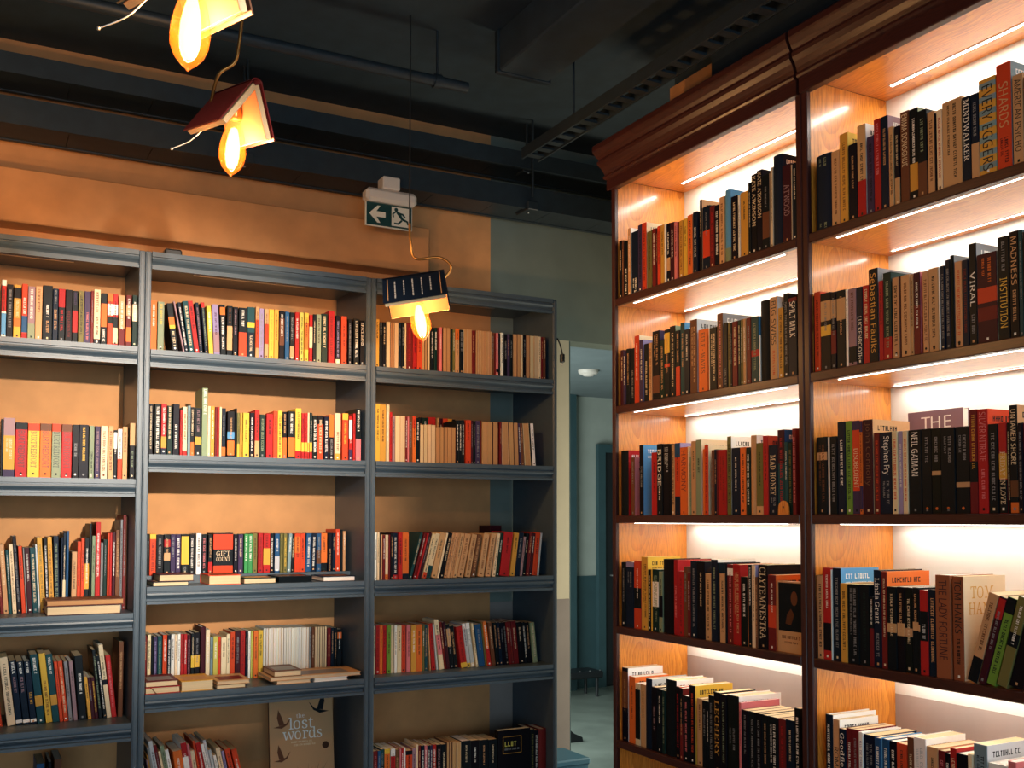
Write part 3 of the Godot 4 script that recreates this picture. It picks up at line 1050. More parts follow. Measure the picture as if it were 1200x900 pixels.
func spine_profile(w: float, hb: bool) -> Array:
	var pr := []
	if hb:
		var bulge := minf(0.0045, w * 0.13)
		for i in 8:
			var x := float(i) / 7.0
			pr.append(Vector2(x * w, -bulge * pow(absf(x * 2.0 - 1.0), 2.2)))
	else:
		var bev := minf(0.0011, w * 0.18)
		pr = [Vector2(0, -bev * 1.3), Vector2(bev * 0.35, -bev * 0.4), Vector2(bev * 1.2, 0), Vector2(w - bev * 1.2, 0), Vector2(w - bev * 0.35, -bev * 0.4), Vector2(w, -bev * 1.3)]
	return pr


func strip(st: SurfaceTool, pr: Array, y0: float, y1: float, col: Color, off: float) -> void:
	var w: float = pr[-1].x
	for i in pr.size() - 1:
		var a := Vector2(lerpf(pr[i].x, w * 0.5, -off * 2.0 / w), pr[i].y + off)
		var b := Vector2(lerpf(pr[i + 1].x, w * 0.5, -off * 2.0 / w), pr[i + 1].y + off)
		quad(st, Vector3(a.x, y0, a.y), Vector3(a.x, y1, a.y), Vector3(b.x, y1, b.y), Vector3(b.x, y0, b.y), col)


func glyphs(st: SurfaceTool, o: Vector3, ex: Vector3, ey: Vector3, length: float, size: float, col: Color) -> void:
	# rows of small letter-like marks: ex is the reading direction, ey the letters' upright; o the start of the base line
	var x := 0.0
	var word := 3 + rng.randi() % 6
	var k := size * 0.2
	while x < length - size * 0.5:
		if word == 0:
			x += size * 0.5
			word = 3 + rng.randi() % 7
			continue
		word -= 1
		var cw := size * (0.42 + 0.2 * rng.randf())
		match rng.randi() % 5:
			0:
				mark(st, o + ex * x, ex, ey, k, size, col)
				mark(st, o + ex * (x + cw - k), ex, ey, k, size, col)
				mark(st, o + ex * (x + k) + ey * size * 0.42, ex, ey, cw - 2 * k, k, col)
			1:
				mark(st, o + ex * x, ex, ey, k, size, col)
				mark(st, o + ex * (x + k) + ey * (size - k), ex, ey, cw - k, k, col)
				mark(st, o + ex * (x + k), ex, ey, cw - k, k, col)
			2:
				mark(st, o + ex * (x + cw * 0.5 - k * 0.5), ex, ey, k, size, col)
				mark(st, o + ex * x + ey * (size - k), ex, ey, cw, k, col)
			3:
				mark(st, o + ex * x, ex, ey, k, size, col)
				mark(st, o + ex * (x + k), ex, ey, cw - k, k, col)
			4:
				mark(st, o + ex * x, ex, ey, k, size, col)
				mark(st, o + ex * (x + cw - k), ex, ey, k, size, col)
				mark(st, o + ex * (x + k) + ey * (size - k), ex, ey, cw - 2 * k, k, col)
				mark(st, o + ex * (x + k), ex, ey, cw - 2 * k, k, col)
		x += cw + size * 0.18


func mark(st: SurfaceTool, o: Vector3, ex: Vector3, ey: Vector3, a: float, b: float, col: Color) -> void:
	quad(st, o, o + ey * b, o + ey * b + ex * a, o + ex * a, col)


func lettering(parent: Node3D, text: String, code: String, centre: Vector3, ex: Vector3, ey: Vector3, length: float, height: float, font := "sans", grow := 1.45) -> void:
	var tm := TextMesh.new()
	tm.text = text
	tm.font = fonts[font]
	tm.font_size = 24
	tm.pixel_size = 0.001
	tm.depth = 0.0
	tm.curve_step = 1.6
	var bb := tm.get_aabb()
	if bb.size.x <= 0.0 or bb.size.y <= 0.0:
		return
	var sy := height / bb.size.y
	var sx := minf(length / bb.size.x, sy * grow)
	sy = minf(sy, sx * 1.5)
	var m := MeshInstance3D.new()
	m.name = "title"
	m.mesh = tm
	m.material_override = mats["ink_" + code]
	parent.add_child(m, true)
	var mid := bb.get_center()
	var bs := Basis(ex * sx, ey * sy, ex.cross(ey))
	m.transform = Transform3D(bs, centre - bs * Vector3(mid.x, mid.y, 0))


func book(t: Node3D, w: float, h: float, d: float, code: String, opts: PackedStringArray, hb: bool, pg: bool) -> void:
	var th := minf(0.0026 if hb else 0.0009, w * 0.14)
	var ov := 0.003 if hb else 0.0006
	var page_col := lin("C") if rng.randf() < 0.6 else lin("W")
	var st := st_new()
	if pg:
		var cc := jitter(lin((["C", "W", "LGY", "TN"] if code == "pgW" else ["TN", "BR", "TN", "DR", "C", "K", "TN", "M"])[rng.randi() % (4 if code == "pgW" else 8)]))
		box(st, Vector3(0, 0, -d), Vector3(th, h, 0), cc)
		box(st, Vector3(w - th, 0, -d), Vector3(w, h, 0), cc)
		box(st, Vector3(th, 0, -d), Vector3(w - th, h, -d + th), cc)
		commit(st, "cover", mats.cover, t)
		st = st_new()
		var pc := lin({"pgW": "W", "pgC": "C", "pgT": "TN"}[code])
		page_box(st, Vector3(th, 0.0003, -d + th), Vector3(w - th, h - 0.0004, -0.0006), jitter(pc))
		commit(st, "pages", mats.pages, t)
		return
	var col := jitter(lin(code))
	var side := col
	var front_text := ""
	for o in opts:
		if o.begins_with("f:"):
			side = lin(o.substr(2))
			front_text = o.substr(2)
	var pr := spine_profile(w, hb)
	strip(st, pr, 0, h, col, 0.0)
	# spine edges at head and foot, joints and boards
	var inner := -0.002 if not hb else -0.0055
	for i in pr.size() - 1:
		for e in [[h, 1], [0.0, 0]]:
			quad(st, Vector3(pr[i].x, e[0], pr[i].y), Vector3(pr[i].x, e[0], inner), Vector3(pr[i + 1].x, e[0], inner), Vector3(pr[i + 1].x, e[0], pr[i + 1].y), col)
	box(st, Vector3(0, 0, -d), Vector3(th, h, pr[0].y), side)
	box(st, Vector3(w - th, 0, -d), Vector3(w, h, pr[-1].y), side)
	var off := 0.00012
	var has_title := false
	for o in opts:
		var f := o.split(":")
		match f[0]:
			"b":
				strip(st, pr, maxf(float(f[2]), 0.002) * h, minf(float(f[3]), 0.998) * h, jitter(lin(f[1])), off)
				off += 0.00006
			"s":
				var k := 0
				while k < 7:
					strip(st, pr, h * (0.06 + k * 0.14), h * (0.12 + k * 0.14), jitter(lin(f[1])), off)
					k += 1
				off += 0.00006
	for o in opts:
		var f := o.split(":")
		match f[0]:
			"t":
				var v0 := float(f[2]) if f.size() > 2 else 0.14
				var v1 := float(f[3]) if f.size() > 3 else 0.9
				var size := minf(w * (0.34 + 0.14 * rng.randf()), 0.0075)
				if w > 0.03:
					glyphs(st, Vector3(w * 0.64 - size * 0.5, v1 * h, off + 0.0001), Vector3.DOWN, Vector3.RIGHT, (v1 - v0) * h, size, lin(f[1]))
					glyphs(st, Vector3(w * 0.32 - size * 0.35, v1 * h, off + 0.0001), Vector3.DOWN, Vector3.RIGHT, (v1 - v0) * h * 0.7, size * 0.7, lin(f[1]))
				else:
					glyphs(st, Vector3(w * 0.5 - size * 0.5, v1 * h, off + 0.0001), Vector3.DOWN, Vector3.RIGHT, (v1 - v0) * h, size, lin(f[1]))
				has_title = true
			"l":
				var r := minf(w * 0.2, 0.0035)
				var c := Vector3(w * 0.5, 0.008 + r, off + 0.0001)
				for i in 8:
					vtx(st, c, Vector2.ZERO, lin(f[1]))
					vtx(st, c + Vector3(cos(TAU * (i + 1) / 8.0), sin(TAU * (i + 1) / 8.0), 0) * r, Vector2.ZERO, lin(f[1]))
					vtx(st, c + Vector3(cos(TAU * i / 8.0), sin(TAU * i / 8.0), 0) * r, Vector2.ZERO, lin(f[1]))
			"G":
				# a ruled label panel with two lines of print
				var g := lin(f[1])
				for q in [[0.02, 0.045, 0.10, 0.0465], [0.02, 0.108, 0.10, 0.1095], [0.02, 0.045, 0.0215, 0.1095], [0.0985, 0.045, 0.10, 0.1095]]:
					mark(st, Vector3(q[0], h - q[3] + 0.02, 0.0003), Vector3.RIGHT, Vector3.UP, q[2] - q[0], q[3] - q[1], g)
				glyphs(st, Vector3(0.028, h - 0.062, 0.0003), Vector3.RIGHT, Vector3.UP, 0.064, 0.018, lin("YG"))
				glyphs(st, Vector3(0.028, h - 0.076, 0.0003), Vector3.RIGHT, Vector3.UP, 0.064, 0.007, lin("GY"))
	# small print that most spines carry: a publisher's emblem at the foot, a line of lettering where no title is noted
	var dark_cover := col.get_luminance() < 0.09
	if w > 0.0075 and not hb:
		var ink2 := lin(["C", "W", "TN", "GY"][rng.randi() % 4]) if dark_cover else lin(["K", "M", "DG", "W"][rng.randi() % 4])
		var plain_spine := true
		for o in opts:
			if o[0] in ["t", "T", "H", "G", "s"]:
				plain_spine = false
		if plain_spine:
			var size2 := minf(w * (0.28 + 0.12 * rng.randf()), 0.006)
			var a := 0.93 - 0.1 * rng.randf()
			glyphs(st, Vector3(w * 0.5 - size2 * 0.5, a * h, off + 0.0001), Vector3.DOWN, Vector3.RIGHT, (a - 0.3 - 0.25 * rng.randf()) * h, size2, ink2)
		if rng.randf() < 0.6:
			var r2 := minf(w * 0.17, 0.0026)
			mark(st, Vector3(w * 0.5 - r2, 0.006, off + 0.0001), Vector3.RIGHT, Vector3.UP, 2.0 * r2, 2.2 * r2, ink2)
	if front_text and not "T:K:TOM_HANKS:.45:.96" in opts:
		var ink := lin("K") if front_text in ["W", "C", "Y", "O", "LGY", "TN", "PK", "SG", "RO"] else lin("W")
		glyphs(st, Vector3(w + 0.0001, h - 0.026, -0.018), Vector3(0, 0, -1), Vector3.UP, d - 0.05, 0.012, ink)
		glyphs(st, Vector3(w + 0.0001, h - 0.042, -0.018), Vector3(0, 0, -1), Vector3.UP, d - 0.04, 0.008, ink)
	commit(st, "cover", mats.cloth if hb else mats.cover, t)
	st = st_new()
	page_box(st, Vector3(th, ov, -d + ov), Vector3(w - th, h - ov, inner), jitter(page_col))
	commit(st, "pages", mats.pages, t)
	for o in opts:
		var f := o.split(":")
		if f[0] == "T":
			var text := f[2].replace("_", " ")
			var v0 := float(f[3])
			var v1 := float(f[4])
			lettering(t, text, f[1], Vector3(w * 0.5, (v0 + v1) * 0.5 * h, off + 0.0002), Vector3.DOWN, Vector3.RIGHT, (v1 - v0) * h, minf(w * 0.62, 0.024), "serif" if rng.randf() < 0.35 else "sans", 1.9)
			if text == "TOM HANKS":
				lettering(t, "TOM", "GO", Vector3(w + 0.0002, h - 0.035, -0.062), Vector3(0, 0, -1), Vector3.UP, 0.075, 0.026, "serif")
				lettering(t, "HANKS", "GO", Vector3(w + 0.0002, h - 0.070, -0.070), Vector3(0, 0, -1), Vector3.UP, 0.105, 0.026, "serif")
		elif f[0] == "H":
			lettering(t, f[2].replace("_", " "), f[1], Vector3(w * 0.5, float(f[3]) * h, off + 0.0002), Vector3.RIGHT, Vector3.UP, w * 0.7, 0.016, "serif")


func page_box(st: SurfaceTool, lo: Vector3, hi: Vector3, col: Color) -> void:
	# sheets stand across x: the stripes of the page texture run along the sheets
	var k := 1.0 / 0.045
	var v := []
	for i in 8:
		v.append(Vector3(hi.x if i & 1 else lo.x, hi.y if i & 2 else lo.y, hi.z if i & 4 else lo.z))
	var s := rng.randf()
	for f in [[4, 6, 7, 5], [1, 3, 2, 0], [5, 7, 3, 1], [0, 2, 6, 4], [6, 2, 3, 7], [0, 4, 5, 1]]:
		var uv := []
		for i in 4:
			uv.append(Vector2(v[f[i]].x * k + s, 0.5))
		quad(st, v[f[0]], v[f[1]], v[f[2]], v[f[3]], col, uv[0], uv[1], uv[2], uv[3])


# ------------------------------------------------------------------ books lying flat
func build_flat_books() -> void:
	# label, x, width, y, thickness, depth, cover, page colour, spine to the front?
	var a3 := "third shelf of outer dark bookcase"
	var b3 := "third shelf of middle dark bookcase"
	var b4 := "fourth shelf of middle dark bookcase"
	var z := -0.006
	for f in [
		["thick white-paged hardback lying under a brown one, " + a3, 0.231, 0.216, 1.204, 0.029, 0.135, "M", "C", a3],
		["brown-covered book lying on a white-paged hardback, " + a3, 0.230, 0.225, 1.2333, 0.018, 0.135, "BR", "TN", a3],
		["thin cream-paged paperback lying under another at the post, " + b3, 0.541, 0.113, 1.285, 0.0145, 0.14, "N", "C", b3],
		["cream-paged paperback lying on top of a thinner one, " + b3, 0.560, 0.110, 1.2998, 0.023, 0.13, "M", "C", b3],
		["thick yellowed paperback lying alone under the wide two-word title, " + b3, 0.717, 0.107, 1.285, 0.032, 0.14, "RO", "C", b3],
		["cream-paged paperback lying under the green spines, " + b3, 0.832, 0.110, 1.285, 0.0195, 0.14, "DG", "C", b3],
		["black-covered book lying with dark edge outward, " + b3, 0.949, 0.118, 1.285, 0.022, 0.14, "K", "K", b3],
		["white-paged paperback lying under orange-red spine at the far post, " + b3, 1.106, 0.118, 1.285, 0.0185, 0.14, "N", "W", b3],
		["cream-paged book with ribbon lying under a red cover, " + b4, 0.523, 0.109, 0.9418, 0.0215, 0.15, "R", "C", b4],
		["red-covered book lying on a ribboned one beside the post, " + b4, 0.523, 0.103, 0.9636, 0.019, 0.15, "DR", "C", b4],
		["thick cream-paged book with brown cover lying between two pairs, " + b4, 0.634, 0.104, 0.9418, 0.034, 0.15, "GO", "C", b4],
		["thin cream-paged book lying under a tan-covered one, " + b4, 0.747, 0.097, 0.9418, 0.0135, 0.15, "BR", "C", b4],
		["tan-covered thin book lying on another thin one, " + b4, 0.748, 0.109, 0.9556, 0.0125, 0.15, "TN", "C", b4],
		["thin cream book beneath the brown-spined end of the stack, " + b4, 0.947, 0.120, 0.9418, 0.0125, 0.15, "TN", "C", b4],
		["thin white book beneath the doorway end of the stack, " + b4, 1.077, 0.122, 0.9418, 0.0125, 0.15, "W", "W", b4],
		["wide thin picture book lying across two thin ones, " + b4, 0.925, 0.322, 0.9546, 0.0125, 0.16, "TN", "C", b4],
		["brown-spined book lying on top of a wide picture book, " + b4, 0.938, 0.096, 0.9674, 0.0205, 0.15, "BR", "C", b4]]:
		var t := thing("lying_book", f[0], "book", Vector3(f[1], f[3] + 0.0002, z), "books lying flat on the " + f[8])
		var w: float = f[2]
		var th: float = f[4]
		var d: float = f[5]
		var st := st_new()
		var c := jitter(lin(f[6]))
		var k := minf(0.0022, th * 0.12)
		box(st, Vector3(0, 0, -d), Vector3(w, k, 0), c)
		box(st, Vector3(0, th - k, -d), Vector3(w, th, 0), c)
		box(st, Vector3(0, k, -d), Vector3(w, th - k, -d + 0.003), c)
		# a printed panel on the top board
		mark(st, Vector3(w * 0.12, th + 0.0002, -0.02), Vector3.RIGHT, Vector3(0, 0, -1), w * 0.76, d * 0.55, jitter(lin(["BR", "TN", "GY", "DR"][rng.randi() % 4])))
		commit(st, "cover", mats.cover, t)
		st = st_new()
		var kk := 1.0 / 0.045
		var pc := jitter(lin(f[7]))
		var lo := Vector3(0.003, k, -d + 0.003)
		var hi := Vector3(w - 0.003, th - k, -0.002)
		var s := rng.randf()
		for q in [[Vector3(lo.x, lo.y, hi.z), Vector3(lo.x, hi.y, hi.z), Vector3(hi.x, hi.y, hi.z), Vector3(hi.x, lo.y, hi.z)], [Vector3(lo.x, lo.y, lo.z), Vector3(lo.x, hi.y, lo.z), Vector3(lo.x, hi.y, hi.z), Vector3(lo.x, lo.y, hi.z)], [Vector3(hi.x, lo.y, hi.z), Vector3(hi.x, hi.y, hi.z), Vector3(hi.x, hi.y, lo.z), Vector3(hi.x, lo.y, lo.z)]]:
			quad(st, q[0], q[1], q[2], q[3], pc, Vector2(lo.y * kk + s, 0.5), Vector2(hi.y * kk + s, 0.5), Vector2(hi.y * kk + s, 0.5), Vector2(lo.y * kk + s, 0.5))
		commit(st, "pages", mats.pages, t)
		if (f[0] as String).contains("with ribbon"):
			st = st_new()
			tube(st, curve([Vector3(0.016, 0.019, -0.001), Vector3(0.022, 0.016, 0.0015), Vector3(0.030, 0.006, 0.0022), Vector3(0.036, 0.001, 0.003)], 4), 0.0013, 6)
			commit(st, "ribbon", mats.ink_BR, t)


# ------------------------------------------------------------------ books shown with their front covers
func build_face_out_books() -> void:
	# the big picture book that leans in the foot of the middle painted bookcase
	var t := thing("large_picture_book", "large brown picture book with birds and pale title, front cover outward, leaning in bottom shelf", "book", Vector3(0.979, 0.5335, -0.185))
	t.basis = Basis(Vector3.RIGHT, deg_to_rad(-7.0))
	var w := 0.236
	var h := 0.322
	var st := st_new()
	bevel_box(st, Vector3(0, 0, -0.003), Vector3(w, h, 0), 0.001, lin("TN"))
	bevel_box(st, Vector3(0, 0, -0.018), Vector3(w, h, -0.015), 0.001, lin("TN"))
	box(st, Vector3(0, 0, -0.015), Vector3(0.003, h, -0.003), lin("BR"))
	commit(st, "cover", mats.cover, t)
	st = st_new()
	page_box(st, Vector3(0.003, 0.003, -0.015), Vector3(w - 0.003, h - 0.003, -0.003), lin("W"))
	commit(st, "pages", mats.pages, t)
	lettering(t, "the", "W", Vector3(0.114, h - 0.062, 0.0003), Vector3.RIGHT, Vector3.UP, 0.03, 0.015, "serif")
	lettering(t, "lost", "W", Vector3(0.116, h - 0.088, 0.0003), Vector3.RIGHT, Vector3.UP, 0.09, 0.042, "serif")
	lettering(t, "words", "W", Vector3(0.120, h - 0.125, 0.0003), Vector3.RIGHT, Vector3.UP, 0.145, 0.040, "serif")
	st = st_new()
	for yy in [0.157, 0.168]:
		glyphs(st, Vector3(0.078 + (yy - 0.157) * 0.8, h - yy, 0.0003), Vector3.RIGHT, Vector3.UP, 0.082, 0.006, lin("C"))
	commit(st, "subtitle", mats.cover, t)
	# plain bird shapes and a spray of grass, printed
	var dark := lin("BR") * 0.45
	for bird in [[Vector2(0.014, h - 0.105), 1.2, "BR"], [Vector2(0.222, h - 0.062), -1.35, "K"], [Vector2(0.014, h - 0.222), 1.1, "BR"]]:
		var o: Vector2 = bird[0]
		var s: float = bird[1]
		var a := absf(s)
		st = st_new()
		for poly in [
			PackedVector2Array([Vector2(0, 0.006), Vector2(0.02, 0.010), Vector2(0.04, 0.016), Vector2(0.052, 0.030), Vector2(0.056, 0.034), Vector2(0.044, 0.012), Vector2(0.026, 0.002)]),
			PackedVector2Array([Vector2(0.018, 0.010), Vector2(0.012, 0.034), Vector2(0.016, 0.058), Vector2(0.026, 0.036), Vector2(0.034, 0.014)])]:
			var q := PackedVector2Array()
			for p in poly:
				q.append(o + Vector2(p.x * s, p.y * a))
			extrude(st, q, Vector3(0, 0, 0), Vector3.RIGHT, Vector3.UP, Vector3(0, 0, 0.0003), lin(bird[2]))
		commit(st, "printed_bird", mats.cover, t)
	st = st_new()
	for i in 14:
		var x0 := 0.07 + 0.008 * i
		var lean := (i - 7) * 0.006
		extrude(st, PackedVector2Array([Vector2(x0, 0.03), Vector2(x0 + 0.0025, 0.03), Vector2(x0 + lean, 0.075 + 0.02 * rng.randf())]), Vector3.ZERO, Vector3.RIGHT, Vector3.UP, Vector3(0, 0, 0.0003), dark)
	commit(st, "printed_grass", mats.cover, t).set_meta("kind", "stuff")
	st = st_new()
	var ring := PackedVector2Array()
	for i in 10:
		ring.append(Vector2(0.205, 0.148) + Vector2(cos(TAU * i / 10), sin(TAU * i / 10)) * 0.013)
	extrude(st, ring, Vector3.ZERO, Vector3.RIGHT, Vector3.UP, Vector3(0, 0, 0.0003), dark)
	commit(st, "printed_roundel", mats.cover, t)

	# grey book standing at the back of the third shelf of the outer oak bookcase
	t = thing("display_book", "grey book with white title standing face outward behind the black spines, third oak shelf", "book", Vector3(2.150, 1.5152, 1.605))
	t.basis = Basis(Vector3.UP, -PI / 2)
	st = st_new()
	face_cover(st, 0.165, 0.262, 0.022, lin("MA") * 0.8)
	commit(st, "cover", mats.cover, t)
	st = st_new()
	page_box(st, Vector3(0.002, 0.002, -0.0205), Vector3(0.163, 0.260, -0.0015), lin("W"))
	commit(st, "pages", mats.pages, t)
	lettering(t, "THE", "W", Vector3(0.086, 0.232, 0.0003), Vector3.RIGHT, Vector3.UP, 0.09, 0.030, "sans")

	# the portrait book at the end of the fourth shelf
	t = thing("display_book", "dark portrait picture over tan band on a face-out book, fourth shelf of doorway oak bookcase", "book", Vector3(1.9116, 1.1542, 1.374))
	t.basis = Basis(Vector3.UP, -PI / 2)
	st = st_new()
	face_cover(st, 0.101, 0.186, 0.020, lin("TN"))
	mark(st, Vector3(0.004, 0.056, 0.0002), Vector3.RIGHT, Vector3.UP, 0.094, 0.126, lin("K"))
	# a plain pale oval for the face, an arm below it
	var oval := PackedVector2Array()
	for i in 14:
		oval.append(Vector2(0.062, 0.142) + Vector2(cos(TAU * i / 14) * 0.012, sin(TAU * i / 14) * 0.019))
	extrude(st, oval, Vector3(0, 0, 0.0002), Vector3.RIGHT, Vector3.UP, Vector3(0, 0, 0.0002), lin("BR"))
	extrude(st, PackedVector2Array([Vector2(0.03, 0.075), Vector2(0.05, 0.072), Vector2(0.062, 0.10), Vector2(0.05, 0.115), Vector2(0.036, 0.10)]), Vector3(0, 0, 0.0002), Vector3.RIGHT, Vector3.UP, Vector3(0, 0, 0.0002), lin("BR") * 0.7)
	glyphs(st, Vector3(0.016, 0.036, 0.0002), Vector3.RIGHT, Vector3.UP, 0.07, 0.008, lin("BR"))
	glyphs(st, Vector3(0.026, 0.024, 0.0002), Vector3.RIGHT, Vector3.UP, 0.05, 0.005, lin("BR"))
	commit(st, "cover", mats.cover, t)
	st = st_new()
	page_box(st, Vector3(0.002, 0.001, -0.0185), Vector3(0.099, 0.185, -0.0015), lin("W"))
	commit(st, "pages", mats.pages, t)


func face_cover(st: SurfaceTool, w: float, h: float, d: float, col: Color) -> void:
	box(st, Vector3(0, 0, -0.0015), Vector3(w, h, 0), col)
	box(st, Vector3(0, 0, -d), Vector3(w, h, -d + 0.0015), col)
	box(st, Vector3(0, 0, -d + 0.0015), Vector3(0.002, h, -0.0015), col)


# ------------------------------------------------------------------ small things
func build_small_things() -> void:
	# round-headed wooden tag on the third shelf of the oak bookcase by the doorway
	var t := thing("shelf_tag", "small round-topped wooden tag standing before a teal spine on the third oak shelf", "tag", Vector3(1.8965, 1.515, 1.415))
	var st := st_new()
	var poly := PackedVector2Array([Vector2(-0.0205, 0), Vector2(0.0205, 0)])
	for i in 11:
		var a := PI * i / 10.0
		poly.append(Vector2(cos(a) * 0.0195, 0.017 + sin(a) * 0.0195))
	extrude(st, poly, Vector3(0.001, 0.0002, 0), Vector3(0, 0, 1), Vector3.UP, Vector3(0.003, 0, 0))
	commit(st, "tag_plate", mats.oak, t)
	st = st_new()
	tube(st, [Vector3(0.0012, 0.02, 0), Vector3(0.0002, 0.02, 0)], 0.003, 10)
	commit(st, "tag_dot", mats.ink_BR, t)
	# mains adapter on top of the painted bookcases
	t = thing("power_adapter", "small black power adapter lying on top of the middle dark bookcase", "adapter", Vector3(0.594, 2.3692, -0.05))
	st = st_new()
	bevel_box(st, Vector3(-0.028, 0, -0.018), Vector3(0.028, 0.026, 0.018), 0.005)
	commit(st, "adapter_body", mats.black_plastic, t)
	st = st_new()
	tube(st, curve([Vector3(-0.028, 0.012, 0), Vector3(-0.06, 0.006, 0.01), Vector3(-0.12, 0.004, 0.0), Vector3(-0.2, 0.004, -0.03)], 5), 0.0025, 6)
	commit(st, "lead", mats.black_plastic, t)
	# lead with a plug down the end panel of the bookcase by the doorway
	t = thing("hanging_lead", "black lead with a plug hanging down the end panel of the doorway dark bookcase", "cable", Vector3(2.0516, 2.13, 0.0))
	st = st_new()
	tube(st, curve([Vector3(0.0, 0.10, -0.05), Vector3(0.004, 0.085, -0.01), Vector3(0.006, 0.05, 0.012), Vector3(0.008, 0.022, 0.02)], 5), 0.0028, 6)
	commit(st, "lead", mats.black_plastic, t)
	st = st_new()
	bevel_box(st, Vector3(0.0, -0.012, 0.011), Vector3(0.016, 0.022, 0.029), 0.003)
	commit(st, "plug", mats.black_plastic, t)
	st = st_new()
	tube(st, [Vector3(0.008, -0.012, 0.02), Vector3(0.008, -0.024, 0.02)], 0.002, 6)
	commit(st, "plug_pin", mats.steel, t)


